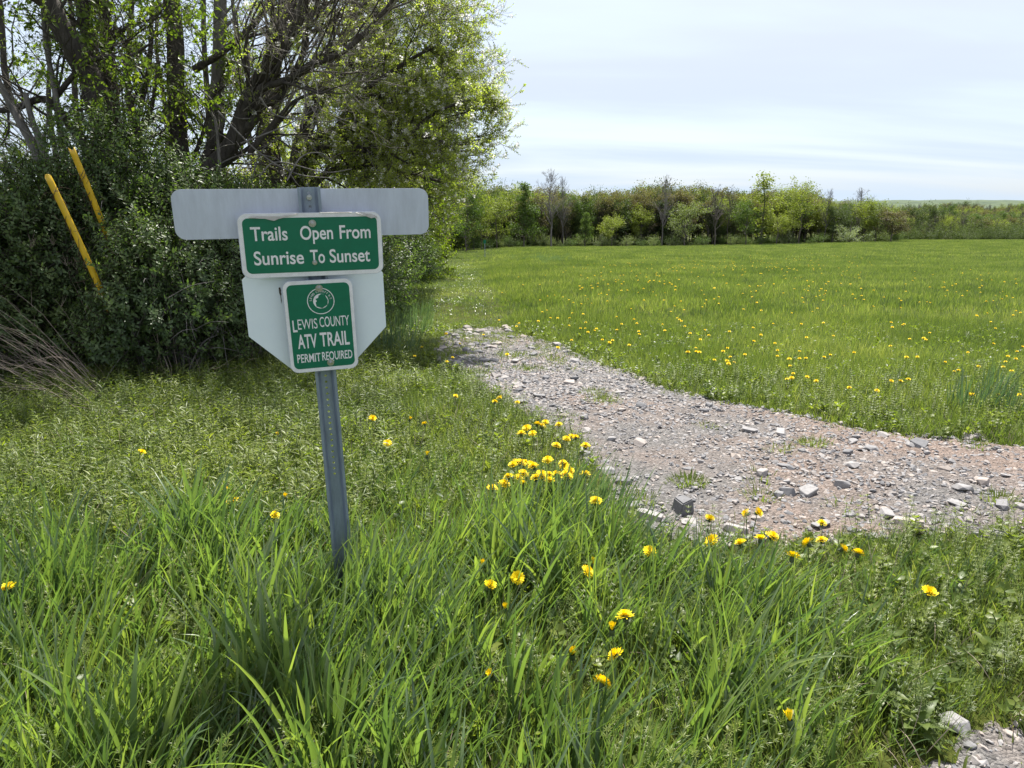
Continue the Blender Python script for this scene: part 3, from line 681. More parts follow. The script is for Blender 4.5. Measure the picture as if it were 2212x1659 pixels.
def near_trees():
    # many-stemmed tree at the far left
    t = Plant(1); Y = 9.6; b = base_at(225, Y); bu = lambda u, v, y=Y: (u, v)
    K = dict(n=14, L=(.8, 1.8), level=2, leaf=.10, up=.1, sub=5)
    t.limb([(240, 640), (235, 450), (225, 330), (205, 200), (150, 95), (105, 10), (60, -90)], [9.6, 9.0], .17, .10, K)
    t.limb([(238, 560), (232, 330), (215, 200), (185, 60), (172, -60)], [9.7, 10.2], .12, .075, K)
    t.limb([(262, 600), (262, 450), (250, 300), (236, 150), (225, 20), (222, -60)], [9.9, 10.4], .11, .07, K)
    t.limb([(250, 500), (268, 330), (300, 250), (322, 150), (330, 20)], [9.9, 10], .05, .025, K)
    t.limb([(200, 330), (150, 270), (100, 215), (30, 235), (-30, 240)], [9.5, 9], .06, .03, K)
    t.limb([(120, 210), (180, 140), (230, 122), (275, 122), (330, 90)], [9.3, 8.8], .035, .012, K)
    t.limb([(250, 520), (285, 400), (300, 300), (330, 230), (345, 130)], [9.4, 9.2], .04, .02, K)
    KU = dict(n=15, L=(1.2, 2.6), level=2, leaf=.7, up=.1, sub=5, t0=.3)
    t.limb([(60, -90), (20, -240), (-60, -400), (-120, -560)], [9.0, 8.2], .09, .03, KU)
    t.limb([(172, -60), (190, -220), (150, -420), (100, -600)], [10.2, 9.6], .07, .03, KU)
    t.limb([(222, -60), (260, -220), (300, -420)], [10.4, 9.2], .07, .03, KU)
    t.limb([(100, 10), (-60, -150), (-260, -260), (-500, -330)], [9.1, 7.8], .07, .025, KU)
    t.build('box_elder_tree', b, 'leafy many stemmed tree at the far left above the yellow tubes', 'tree', BARK, SA, (.6, 1.0), twigbark=BARKD)
    # broken grey stems leaning at the left edge
    t = Plant(2); K = dict(n=5, L=(.4, 1.3), level=1, leaf=.0, up=.3, sub=4)
    t.limb([(140, 560), (110, 420), (75, 320), (40, 250), (0, 170), (-40, 90)], 8.9, .065, .03, K)
    t.limb([(150, 560), (125, 440), (95, 330), (70, 260), (55, 200)], 8.8, .05, .028, K)
    t.limb([(110, 560), (60, 420), (20, 370), (-30, 340)], 8.7, .045, .03, K)
    t.limb([(165, 560), (150, 450), (135, 330), (120, 210), (100, 100), (90, -40)], 9.2, .045, .025, K)
    t.build('dead_tree', base_at(145, 8.9), 'dead grey leaning stems at the left edge behind the yellow tubes', 'tree', BARKG, None, twigbark=BARKT)
    # straight dark trunk
    t = Plant(3); K = dict(n=11, L=(.5, 1.2), level=2, leaf=.15, up=.05, sub=4, t0=.25)
    t.limb([(408, 640), (408, 500), (405, 420), (390, 330), (386, 200), (384, 80), (375, -60)], [10.2, 10.2], .15, .10, K)
    t.limb([(398, 380), (430, 310), (455, 230), (470, 180)], [10.2, 10.5], .035, .018, K)
    t.build('straight_tree', base_at(408, 10.2), 'straight dark trunk rising above the left end of the long sign', 'tree', BARK, SA, (.7, 1.1), twigbark=BARKD)
    t = Plant(4); K = dict(n=8, L=(.6, 1.4), level=2, leaf=.35, up=.1, sub=4, t0=.4)
    t.limb([(425, 640), (425, 480), (436, 390), (462, 305), (466, 200), (470, 100), (474, -60)], [10.6, 10.8], .125, .085, K)
    t.build('grey_barked_tree', base_at(425, 10.6), 'smooth grey trunk just right of the straight dark trunk', 'tree', BARKG, SA, (.6, 1.0), twigbark=BARKT)
    # spreading bare crowned tree (V limbs)
    t = Plant(5); K = dict(n=24, L=(.9, 2.3), level=2, leaf=.10, up=.25, sub=5, t0=.25, wig=.14, ang=.75, fan=(.35, -.1, 0))
    t.limb([(420, 640), (425, 480), (435, 385), (495, 320), (535, 215), (590, 120), (640, 40), (680, -50)], [10.0, 9.2], .15, .055, K)
    t.limb([(500, 300), (555, 250), (560, 195), (620, 172), (680, 140), (752, 105), (835, 20), (860, -30)], [9.7, 8.6], .06, .022, K)
    t.limb([(425, 400), (450, 330), (480, 290)], 10, .08, .06)
    t.limb([(420, 150), (490, 105), (560, 40), (600, -40)], [10.2, 9.8], .05, .03, dict(K, n=9))
    t.limb([(530, 225), (600, 210), (650, 120), (670, 40), (700, -30)], [9.6, 9.0], .05, .02, K)
    t.limb([(540, 330), (600, 255), (640, 215), (700, 195)], [9.7, 9.2], .04, .012, dict(K, n=10))
    t.build('bare_branched_tree', base_at(425, 10), 'bare twiggy tree with a thick limb forking up to the right over the sign', 'tree', BARK, SPL, (.6, 1.1), twigbark=BARKT)
    # curving pale dead twigs over the sign
    # apple tree
    t = Plant(6)
    K = dict(n=22, L=(.7, 1.6), level=2, leaf=.5, up=.12, sub=6, t0=.2, wig=.2, ang=.95, fan=(.15, 0, 0))
    t.limb([(600, 640), (600, 480), (592, 395), (584, 300), (590, 210), (605, 100), (640, -20)], [11.6, 12.2], .24, .10, dict(K, n=14, leaf=.4))
    t.limb([(640, 640), (636, 500), (640, 400), (655, 310), (690, 225), (722, 150), (760, 60), (790, -40)], [11.5, 11.8], .17, .05, K)
    t.limb([(640, 420), (672, 310), (722, 286), (787, 247), (849, 258), (882, 293), (940, 300), (985, 325)], [11.5, 10.2], .095, .018, K)
    t.limb([(722, 286), (780, 205), (830, 165), (890, 125), (940, 100)], [11.1, 10.8], .05, .016, K)
    t.limb([(640, 450), (686, 390), (735, 361), (817, 361), (900, 377), (975, 395)], [11.5, 11.0], .07, .016, K)
    t.limb([(660, 340), (696, 319), (752, 316), (817, 320), (880, 352)], [11.4, 10.4], .05, .014, K)
    t.limb([(690, 230), (750, 150), (810, 60), (850, -30)], [11.7, 12.3], .05, .02, K)
    t.limb([(882, 293), (930, 250), (985, 225), (1030, 215)], [10.4, 10.2], .03, .01, dict(K, n=12, L=(.3, .8)))
    t.limb([(760, 60), (830, 20), (880, -20)], [11.8, 11.6], .04, .02, K)
    t.limb([(800, 245), (870, 200), (930, 170), (990, 150)], [11, 11.8], .03, .012, K)
    for (u, v, y) in [(1040, 310, 10.2), (1030, 330, 10.3), (1015, 225, 10.2), (1000, 270, 10.4), (985, 165, 11), (940, 60, 11), (1000, 350, 10.6)]:
        for q in range(2):
            pp = P(u-35, v+rnd.uniform(-25, 25), y); t.branch(pp, unit(np.array([1, rnd.uniform(-.4, .2), rnd.uniform(-.05, .35)])), rnd.uniform(.4, .9), .012, 1, .1, .12, .7, .95, 0, 7, 1)
    t.build('apple_tree', base_at(625, 11.5), 'wide white blossomed apple tree arching right over the track edge', 'tree', BARK, SPL, (.7, 1.15), twigbark=BARKD)
near_trees()

# trees further back in the wood and on along the track
def wood_tree(name, u, Y, H, spread, seed, label, sources, leaf, bark, r=.12, lean=0., n=22, group=None, level=2, low=.18, sc=(1, 1.6)):
    t = Plant(seed); b = base_at(u, Y) if abs(u) > 20 else np.array([u, Y, gz(u, Y)])
    pts = [b+np.array([0, 0, -.2])]
    for k in range(1, 7): pts.append(b+np.array([lean*k/6*H+t.r.gauss(0, .1), t.r.gauss(0, .12), H*k/6]))
    pts = smooth(pts, 3); rr = np.linspace(r, r*.25, len(pts)); t.thick.append((pts, rr))
    t.spawn(pts, rr, n=n, L=(spread*.5, spread), t0=low, level=level, up=.25, wig=.2, ang=1.05, leaf=leaf, sub=5)
    return t.build(name, b, label, 'tree', bark, sources, sc, group=group, twigbark=BARKD)
def wood():
    spec = [ # u, Y, H, spread, leaf
        (-60, 12.5, 7.5, 2.2), (80, 13.5, 8, 2.4), (200, 15, 8, 2.4), (330, 13.5, 7, 2.2), (455, 14.5, 8, 2.4), (560, 16, 8, 2.6), (690, 15.5, 7.5, 2.6), (150, 18, 9, 2.8), (380, 19, 9, 2.8), (620, 20, 9, 3)]
    words = ['at the far left edge', 'behind the dead stems', 'behind the many stemmed tree', 'between the many stemmed tree and the straight trunk', 'behind the smooth grey trunk', 'left of the apple trunk',
             'behind the apple trunk', 'deep behind the left trees', 'deep behind the straight trunk', 'deep behind the apple tree']
    for k, (u, Y, H, s) in enumerate(spec):
        wood_tree('wood_tree', u, Y, H, s*.85, 40+k, 'slender leafy wood tree '+words[k], SA if k % 2 else SH, .15, BARK, .09, rnd.uniform(-.06, .06), 14, 'slender trees inside the wood', sc=(.7, 1.15))
    # hedge trees receding beside the grass track: (world x, Y, height, spread)
    hs = [(-3.1, 16.5, 4.9, 2.1), (-3.5, 20.5, 5.3, 2.5), (-4.0, 27, 6.2, 2.9), (-5.1, 34, 6.9, 3.3), (-6.4, 38, 6.5, 3.0), (-8.2, 47, 7, 3.2), (-10.2, 58, 9, 3.8), (-10.8, 72, 10.5, 4.3), (-11, 92, 12, 5), (-8.5, 106, 10.5, 4.5)]
    for k, (x, Y, H, s) in enumerate(hs):
        g = [' first beyond the apple tree', ' second beyond the apple tree', ' third beyond the apple tree', ' fourth beyond the apple tree', ' fifth beyond the apple tree', ' sixth beyond the apple tree', ' seventh beyond the apple tree', ' eighth beyond the apple tree', ' ninth beyond the apple tree', ' at the far end of the row'][k]
        rt = wood_tree('hedgerow_tree', 0, Y, H, s, 60+k, 'bright green hedgerow tree beside the grass track,'+g, SH, .8, BARK, .10+.01*k, rnd.uniform(-.02, .05), 30, 'hedgerow trees beside the grass track', low=.1, sc=(1.2+.12*k, 1.9+.22*k)) if False else None
        t = Plant(60+k); b = np.array([x, Y, gz(x, Y)])
        pts = smooth([b+np.array([t.r.gauss(0, .08)*q, t.r.gauss(0, .08), H*q/6-.15]) for q in range(7)], 3); rr = np.linspace(.10+.012*k, .03, len(pts)); t.thick.append((pts, rr))
        t.spawn(pts, rr, n=34+4*k, L=(s*.45, s), t0=.08, level=2 if k < 6 else 1, up=.2, wig=.2, ang=1.1, leaf=.8, sub=5 if k < 6 else 9)
        t.build('hedgerow_tree', b, 'bright green hedgerow tree beside the grass track,'+g, 'tree', BARK, SH, (1.1+.12*k, 1.8+.25*k), 'hedgerow trees beside the grass track', BARKD)
wood()

# shrubs
def shrub(u, Y, w, h, dpt, n, seed, label, sources=None, x=None, low=.3, group='honeysuckle shrubs along the wood edge', sc=(.85, 1.5)):
    r = np.random.RandomState(seed); sources = sources or SS
    b = base_at(u, Y) if x is None else np.array([x, Y, gz(x, Y)])
    rt = root('honeysuckle_shrub', tuple(b), label, 'shrub', group)
    pl = []
    for k in range(60):
        a = r.uniform(0, 2*np.pi); rr = r.uniform(.3, 1)
        e = b+np.array([math.cos(a)*w/2*rr, math.sin(a)*dpt/2*rr, h*r.uniform(.4, .98)*(1-.25*rr)]); s0 = b+np.array([r.uniform(-.25, .25)*w*.6, r.uniform(-.2, .2)*dpt, -.05])
        mid = (s0+e)/2+np.array([0, 0, h*.18])+r.randn(3)*.1; pts = smooth([s0, mid, e], 5); pl.append((pts, np.linspace(.014, .004, len(pts))))
        for q in range(5):
            i = r.randint(3, len(pts)); p = pts[i]; d = unit(r.randn(3)+[0, 0, .2]); L = r.uniform(.2, .6)
            pl.append((smooth([p, p+d*L*.5, p+d*L+np.array([0, 0, -.08])], 3), np.linspace(.006, .002, 7)))
    v, f = tubes(pl, 4); o = link('stems', mesh_from('stems', v, f, [BARKG]), rt, world_coords=True)
    # leaf sprays fill lumps that make up the bush
    nl = 26; lc = []
    for k in range(nl):
        a = r.uniform(0, 2*np.pi); q = math.sqrt(r.rand()); zz = r.uniform(low, 1)
        lim = math.sqrt(max(0, 1-((zz-.45)/.62)**2)) if zz < 1 else 0
        lc.append([math.cos(a)*w/2*q*lim*.85, math.sin(a)*dpt/2*q*lim*.85, zz*h*.88])
    lc = np.array(lc); ci = r.randint(0, nl, n); dd = unit(r.randn(n, 3)); R = r.uniform(.55, 1, n)[:, None]**.5
    rad_ = np.array([w, dpt, h])*.19
    rel = lc[ci]+dd*R*rad_*r.uniform(.7, 1.15, nl)[ci][:, None]
    keep = rel[:, 2] > low*h*.4+r.rand(n)*.15; rel, dd = rel[keep], dd[keep]
    ds = unit(dd*.8+np.array([0, -.1, .45])+r.randn(len(rel), 3)*.45)
    scatter('foliage', rel+b, dir_to_euler(ds, r), r.uniform(sc[0], sc[1], len(rel)), r.randint(0, len(sources), len(rel)), sources, rt)
shrubs = [(-90, 7.4, 2.0, 1.9, 1.6, 'at the left edge of the frame'), (80, 7.9, 1.9, 2.15, 1.6, 'around the left yellow tube'), (245, 8.3, 2.0, 2.65, 1.7, 'tallest, behind the right yellow tube'),
          (345, 7.5, 1.5, 1.5, 1.3, 'low one in front of the straight trunk'), (395, 8.4, 1.9, 2.2, 1.6, 'behind the left end of the long sign'), (500, 8.5, 1.7, 1.75, 1.5, 'behind the left edge of the upper green sign'),
          (590, 9.4, 2.0, 2.05, 1.7, 'behind the middle of the upper green sign'), (690, 10.6, 2.0, 1.9, 1.8, 'behind the right half of the long sign'), (755, 12.6, 2.1, 1.9, 1.9, 'below the apple limbs right of the white octagon'),
          (800, 15.2, 2.4, 2.2, 2.2, 'dark one under the right end of the long sign')]
for k, (u, Y, w, h, d, wd) in enumerate(shrubs):
    shrub(u, Y, w, h, d, 2600, 100+k, 'dark green honeysuckle shrub '+wd)
for k, (x, Y, w, h) in enumerate([(-4.3, 19.5, 3, 2.3), (-5.0, 24.5, 3.4, 2.6), (-5.7, 30, 4, 2.8), (-7.3, 38, 5, 3), (-9, 48, 6, 3.2), (-10.5, 62, 7, 3.4), (-11.2, 78, 9, 4.2), (-9.8, 98, 10, 5)]):
    shrub(0, Y, w, h, w*.8, 1900, 130+k, 'bright green bush at the foot of the hedgerow, '+['nearest the apple tree', 'second along the track', 'third along the track', 'fourth along the track', 'fifth along the track', 'sixth along the track', 'seventh along the track', 'at the far end of the track'][k],
          SH, x, low=.05, group='bushes at the foot of the hedgerow', sc=(1.1+.28*k, 1.9+.4*k))

# ------------------------------------------------------------------ far trees
def far_leafmat(nm, cols, tr=.35): return leaf_mat(nm, cols, tr, .6, (1.2, 1.35, .4), .05, .2)
FL = {'yg': far_leafmat('far_yellow_green', [(.18, .22, .05), (.24, .28, .065), (.30, .34, .10)]),
      'g': far_leafmat('far_green', [(.06, .105, .03), (.09, .14, .04), (.12, .17, .05)]),
      'dull': far_leafmat('far_dull_green', [(.055, .08, .035), (.08, .11, .045), (.11, .14, .06)]),
      'br': far_leafmat('far_budding', [(.12, .10, .07), (.16, .14, .085), (.20, .19, .10)]),
      'pale': far_leafmat('far_pale', [(.13, .17, .07), (.18, .22, .10), (.26, .30, .16)]),
      'wh': far_leafmat('far_blossom', [(.16, .21, .12), (.30, .34, .24), (.45, .47, .4)])}
FBARK = bark_mat('far_bark', (.09, .078, .068), (.18, .16, .145), 3, .3)
FBARKL = bark_mat('far_grey_bark', (.13, .12, .115), (.24, .225, .215), 3, .3)
def far_variant(kind, seed, lm, dens=1., shape='round', bark=None):
    """unit-height tree: (trunk mesh, crown mesh)"""
    r = np.random.RandomState(seed); t = Plant(seed); H = 1.
    bark = bark or FBARK
    pts = smooth([np.array([t.r.gauss(0, .006)*k, t.r.gauss(0, .006)*k, k/6*(.97 if shape != 'round' else .8)]) for k in range(7)], 3)
    r0 = .014 if shape != 'bare' else .012
    rr = np.linspace(r0, .002, len(pts)); thick = [(pts, rr)]; tips = []
    nb = {'round': 26, 'cone': 34, 'bare': 34, 'bush': 18, 'thin': 18, 'umb': 26}[shape]
    for k in range(nb):
        if shape == 'bush': z0, a, L = r.uniform(0, .35), 0, 0
        f = r.uniform(.22 if shape in ('round', 'umb') else .12, .98); i = min(int(f*(len(pts)-1)), len(pts)-2); p = pts[i]
        if shape == 'bare': f = r.uniform(.3, .97); i = int(f*(len(pts)-2)); p = pts[i]
        a = r.uniform(0, 2*np.pi)
        if shape == 'cone': L = .26*(1.08-f)*r.uniform(.7, 1.1); el = .35
        elif shape == 'thin': L = .09*r.uniform(.5, 1); el = .8; 
        elif shape == 'bare': L = .36*(1.15-f)*r.uniform(.6, 1.05)+.05; el = 1.0
        elif shape == 'umb': L = .36*r.uniform(.6, 1); el = .45+f*.4
        elif shape == 'bush': L = .6*r.uniform(.5, 1); el = r.uniform(.25, 1.4); p = np.array([0, 0, .03])
        else: L = (.30*math.sqrt(max(.05, 1-((f-.5)/.6)**2))+.05)*r.uniform(.7, 1.1); el = .55
        d = np.array([math.cos(a)*math.cos(el), math.sin(a)*math.cos(el), math.sin(el)]); q = [p]
        for s in range(4): d = unit(d+r.randn(3)*.14+[0, 0, .08 if shape != 'umb' else -.02]); q.append(q[-1]+d*L/4)
        q = np.array(q); b0 = max(.0012, rr[i]*.45); thick.append((q, np.linspace(b0, .0009, 5))); tips += [q[2], q[3], q[4]]
        for s in range(7 if shape == 'bare' else 4):
            j = r.randint(1, 5); dd = unit(d+r.randn(3)*.45+([0, 0, .4] if shape == 'bare' else [0, 0, .1])); l2 = L*r.uniform(.3, .6)
            q2 = np.array([q[j], q[j]+dd*l2*.5, q[j]+unit(dd+r.randn(3)*.2)*l2]); thick.append((q2, np.linspace(.0011, .0006, 3))); tips.append(q2[2]); tips.append(q2[1])
            if shape == 'bare':
                for s3 in range(3):
                    d3 = unit(dd+r.randn(3)*.4+[0, 0, .3]); l3 = l2*r.uniform(.3, .6); thick.append((np.array([q2[1], q2[1]+d3*l3]), np.array([.0007, .0004])))
    v, f = tubes(thick, 4); trunk = mesh_from(kind+'_trunk', v, f, [bark])
    crown = None
    if lm is not None:
        tips = np.array(tips); n = int({'round': 4600, 'cone': 4200, 'bare': 1000, 'bush': 3000, 'thin': 1100, 'umb': 3600}[shape]*dens)
        ci = r.randint(0, len(tips), n); base = tips[ci]+r.randn(n, 3)*np.array([.034, .034, .026])
        if shape in ('round', 'cone', 'bush', 'umb'): # inner volume
            pass
        base[:, 2] = np.maximum(base[:, 2], .01)
        d = unit(r.randn(n, 3)+[0, 0, .1]); nr = unit(r.randn(n, 3)+[0, 0, .8])
        s = r.uniform(.011, .024, n); V, Fs = leaves_arrays(base, d, nr, s*1.2, s, .15, .1)
        crown = mesh_from(kind+'_crown', V, Fs, [lm]); add_hue(crown, np.repeat(r.rand(len(tips))[ci]*.7+r.rand(n)*.3, 5))
    return trunk, crown
FV = {}
def fv(key, *a, **k): FV[key] = far_variant(key, *a, **k)
fv('round_yg', 1, FL['yg']); fv('round_g', 2, FL['g']); fv('cone_g', 3, FL['g'], shape='cone'); fv('round_dull', 4, FL['dull']); fv('bare', 5, None, shape='bare', bark=FBARKL)
fv('bare2', 6, None, shape='bare', bark=FBARK); fv('bush_g', 7, FL['g'], shape='bush'); fv('bush_pale', 8, FL['pale'], shape='bush'); fv('bush_wh', 9, FL['wh'], shape='bush')
fv('umb', 10, FL['yg'], shape='umb'); fv('bud', 11, FL['br'], .45, shape='bare'); fv('bud2', 12, FL['br'], .7, shape='cone'); fv('thin', 13, FL['yg'], shape='thin'); fv('pale', 14, FL['pale'], .8)
fv('bush_dull', 15, FL['dull'], shape='bush'); fv('bud3', 16, FL['yg'], .35, shape='bare'); fv('dark', 17, FL['br'], .9)
def far_y(u): return float(np.interp(u, [1030, 1950, 2212], [112, 142, 170]))
def far_tree(key, name, u, vtop, wfac, label, dy=0., Y=None, cat='tree'):
    wfac *= 1.15; Y = (Y or far_y(u))+dy; x = X(u, Y); z = gz(x, Y); H = P(u, vtop, Y)[2]-z
    x = P(u, vtop+60, Y)[0]
    rt = root(name, (x, Y, z-.05), label, cat, 'trees along the far edge of the field' if cat == 'tree' else 'bushes along the far edge of the field')
    rt.rotation_euler = (0, 0, rnd.uniform(0, 6.28)); rt.scale = (H*wfac, H*wfac, H)
    tr, cr = FV[key]; link('trunk', tr, rt)
    if cr: link('crown', cr, rt, kind='stuff')
FT = [('umb', 'broadleaf_tree', 1073, 436, 1.0, 'yellow-green flat crowned tree leftmost on the far field edge', -2),
      ('cone_g', 'conical_tree', 1132, 390, .95, 'tall dense green pointed tree near the left end of the far field edge', -3),
      ('bare', 'bare_tree', 1192, 360, .95, 'tallest bare grey tree just right of the pointed green tree', -2),
      ('bare', 'bare_tree', 1219, 376, .6, 'slim bare tree close right of the tallest bare tree', 2),
      ('cone_g', 'conical_tree', 1264, 456, .9, 'small narrow dark green tree at the far field edge', -2),
      ('round_yg', 'broadleaf_tree', 1322, 460, 1.1, 'small bright green tree right of the narrow dark one', -2),
      ('round_yg', 'broadleaf_tree', 1385, 446, .9, 'thin yellow-green tree against the brown wood', 4),
      ('bare', 'bare_tree', 1434, 374, .75, 'tall bare tree with upright fan of twigs mid tree line', 0),
      ('pale', 'broadleaf_tree', 1481, 436, 1.15, 'pale rounded willow-like tree mid tree line', -3),
      ('bare2', 'bare_tree', 1548, 402, 1.05, 'dark gnarled bare tree in the middle of the tree line', -1),
      ('bare2', 'bare_tree', 1575, 402, .7, 'second smaller gnarled bare tree beside the dark one', 3),
      ('round_g', 'broadleaf_tree', 1614, 426, .9, 'fresh green tree left of the tall thin tree', -2),
      ('thin', 'thin_tree', 1651, 374, 1.3, 'tall thin tree with a tuft of leaves standing above the tree line', 0),
      ('round_yg', 'broadleaf_tree', 1678, 455, 1.1, 'low yellow-green tree right of the tall thin tree', -3),
      ('umb', 'broadleaf_tree', 1730, 410, .95, 'open crowned tree with a crooked dark trunk right of centre', -2),
      ('bare', 'bare_tree', 1784, 404, .85, 'small bare grey tree between two leafy trees', 3),
      ('round_dull', 'broadleaf_tree', 1800, 437, .9, 'dull green tree below the small bare grey tree', 2),
      ('bare', 'bare_tree', 1857, 402, 1.0, 'wide bare tree behind the round trees', 5),
      ('round_yg', 'broadleaf_tree', 1868, 424, .85, 'leafy green tree left of the big round tree', 1),
      ('pale', 'broadleaf_tree', 1893, 430, 1.1, 'tall pale green tree behind the round brownish tree', -1),
      ('dark', 'round_tree', 1926, 448, 1.35, 'broad round brownish green tree at the right end of the near tree line', -6),
      ('round_dull', 'broadleaf_tree', 1975, 441, .9, 'dull green tree right of the broad round tree', 45),
      ('round_dull', 'broadleaf_tree', 2015, 439, 1.0, 'dull green tree second right of the broad round tree', 50),
      ('round_g', 'broadleaf_tree', 2042, 436, .8, 'darker tree standing slightly higher in the right distance', 70),
      ('round_dull', 'broadleaf_tree', 2075, 462, 1.0, 'dull green tree left of the two round trees at the right', 50),
      ('round_g', 'broadleaf_tree', 2113, 458, 1.2, 'round green tree near the right end of the horizon wood', 40),
      ('round_g', 'broadleaf_tree', 2173, 452, 1.2, 'round dark green tree at the right edge of the horizon wood', 40),
      ('round_dull', 'broadleaf_tree', 2225, 462, 1.1, 'dull tree cut by the right edge of the frame', 40)]
FT += [('round_yg', 'broadleaf_tree', 905, 330, .8, 'tall green tree behind the end of the hedgerow, farthest left', -2), ('round_g', 'broadleaf_tree', 950, 345, .85, 'large darker green tree closing the view down the grass track', 0),
       ('round_yg', 'broadleaf_tree', 988, 352, .8, 'large bright green tree closing the view down the grass track', -3), ('round_yg', 'broadleaf_tree', 1022, 395, .8, 'bright green tree right of the grass track end', -4), ('umb', 'broadleaf_tree', 1040, 450, .8, 'small bright tree between the track end and the field', -6),
       ('bush_g', 'far_bush', 965, 480, 1.5, 'dark green bush across the end of the grass track', -8), ('bush_g', 'far_bush', 1010, 485, 1.6, 'green bush at the corner of the field and the track end', -8)]
for q in FT: far_tree(q[0], q[1], q[2], q[3], q[4], q[5], q[6])
FB = [('bush_g', 1050, 500, 1.2, 'green bush at the left foot of the far tree line'), ('bush_dull', 1100, 505, 1.2, 'dull bush below the pointed green tree'), ('bush_g', 1232, 500, 1.1, 'green bush right of the tallest bare tree'),
      ('bush_dull', 1299, 497, 1.3, 'dark bush left of the small bright tree'), ('bush_pale', 1352, 499, 1.3, 'pale bush mid left of the tree line'), ('bush_g', 1385, 505, 1.2, 'low green bush between two pale ones'), ('bush_pale', 1412, 497, 1.1, 'pale bush left of the grey-green bush'),
      ('bush_dull', 1450, 499, 1.3, 'grey-green rounded bush under the tall bare tree'), ('bush_g', 1515, 495, 1.2, 'green bush right of the pale rounded tree'), ('bush_pale', 1575, 497, 1.1, 'pale bush under the gnarled bare trees'),
      ('bush_g', 1640, 490, 1.1, 'green bush at the foot of the tall thin tree'), ('bush_dull', 1700, 490, 1.2, 'dull bush left of the crooked trunk'), ('bush_g', 1765, 488, 1.2, 'green bush right of the crooked trunk'),
      ('bush_wh', 1834, 466, 1.35, 'whitish blossoming bush left of the broad round tree')]
for q in FB: far_tree(q[0], 'far_bush', q[1], q[2], q[3], q[4], -4, cat='bush')
def far_mass():
    src = {k: [hidden('mass_%s_%d' % (k, i), m) for i, m in enumerate(FV[k]) if m] for k in ('bud', 'bud2', 'bud3', 'bare2', 'round_dull', 'round_g', 'round_yg', 'dark')}
    def joined(k):
        V, Fs, mi, hu, off = [], [], [], [], 0; mats = []
        for j, m in enumerate(FV[k]):
            if not m: continue
            co = np.empty(len(m.vertices)*3); m.vertices.foreach_get('co', co); V.append(co.reshape(-1, 3))
            fs = [tuple(p.vertices) for p in m.polygons]
            for f in fs: Fs.append(tuple(a+off for a in f)); mi.append(len(mats))
            h = np.zeros(len(m.vertices), np.float32)
            if 'hue' in m.attributes: m.attributes['hue'].data.foreach_get('value', h)
            hu.append(h); mats.append(m.materials[0]); off += len(co)//3
        me = mesh_from('wood_'+k, np.concatenate(V), Fs, mats, True, mi); add_hue(me, np.concatenate(hu)); return hidden('wood_'+k, me)
    names = ['bud', 'bud2', 'bud3', 'bare2', 'round_dull', 'round_g', 'round_yg', 'dark']; S = [joined(k) for k in names]
    r = np.random.RandomState(5); pts, sc, idx = [], [], []
    for k in range(620):
        u = r.uniform(985, 1930); Y = far_y(u)+r.uniform(6, 45); x = X(u, Y); z = gz(x, Y)
        vt = np.interp(u, [1000, 1100, 1300, 1500, 1700, 1800, 1930], [425, 418, 421, 414, 418, 440, 448])+r.uniform(-15, 24)+5*math.sin(u*.021)+4*math.sin(u*.057)
        H = (P(u, vt, Y)[2]-z); w = r.uniform(.75, 1.1); pts.append([x, Y, z-.1]); sc.append([H*w, H*w, H]); idx.append(r.choice(8, p=[.36, .20, .12, .22, .03, .01, .04, .02]))
    scatter('far_wood', np.array(pts), np.stack([np.zeros(len(pts)), np.zeros(len(pts)), r.uniform(0, 6.28, len(pts))], -1), np.array(sc), idx, S)
    BS = [hidden('mass_'+k, FV[k][1]) for k in ('bush_g', 'bush_dull', 'bush_pale')]; q2 = []
    for k in range(230):
        u = r.uniform(1000, 1950); Y = far_y(u)+r.uniform(1, 14); x = X(u, Y); q2.append([x, Y, gz(x, Y)-.1, r.uniform(1.3, 3.6)])
    for k in range(170):
        u = r.uniform(1900, 2500); Y = r.uniform(172, 205); x = X(u, Y); q2.append([x, Y, gz(x, Y)-.2, r.uniform(3, 6.5)])
    q2 = np.array(q2); w2 = q2[:, 3]*r.uniform(.8, 1.5, len(q2))
    scatter('undergrowth_at_the_wood', q2[:, :3], np.stack([np.zeros(len(q2)), np.zeros(len(q2)), r.uniform(0, 6, len(q2))], -1), np.stack([w2, w2, q2[:, 3]], -1), np.where(q2[:, 1] > 165, 1, r.choice(3, len(q2), p=[.35, .4, .25])), BS)
    pts, sc, idx = [], [], []
    for k in range(1500):
        u = r.uniform(1890, 2480); t = r.rand()**1.3; Y = 190+t*520; x = X(u, Y); z = gz(x, Y)
        vt = np.interp(t, [0, 1], [468, 440])+r.uniform(-5, 7)+np.interp(u, [1900, 1960, 2100, 2212, 2400], [0, 2, 1, -2, -4])*1.
        vt += 4*math.sin(u*.03)+3*math.sin(u*.083+Y); zt = P(u, vt, Y)[2]; H = min(max(zt-z, 8), 26); pts.append([x, Y, zt-H]); w = r.uniform(.8, 1.1); sc.append([H*w, H*w, H]); idx.append(r.choice(8, p=[.10, .08, .04, .05, .42, .27, .01, .03]))
    scatter('horizon_wood', np.array(pts), np.stack([np.zeros(len(pts)), np.zeros(len(pts)), r.uniform(0, 6.28, len(pts))], -1), np.array(sc), idx, S)
    # wood behind the hedgerow on the left so no empty horizon shows through it
    pts, sc, idx = [], [], []
    for k in range(260):
        u = r.uniform(-500, 1010); Y = r.uniform(60, 150); x = X(u, Y); z = gz(x, Y); H = r.uniform(6, 9.5)
        pts.append([x, Y, z-.1]); w = r.uniform(.8, 1.2); sc.append([H*w, H*w, H]); idx.append(r.choice(8, p=[.1, .1, .2, .05, .25, .1, .15, .05]))
    scatter('back_wood', np.array(pts), np.stack([np.zeros(len(pts)), np.zeros(len(pts)), r.uniform(0, 6.28, len(pts))], -1), np.array(sc), idx, S)
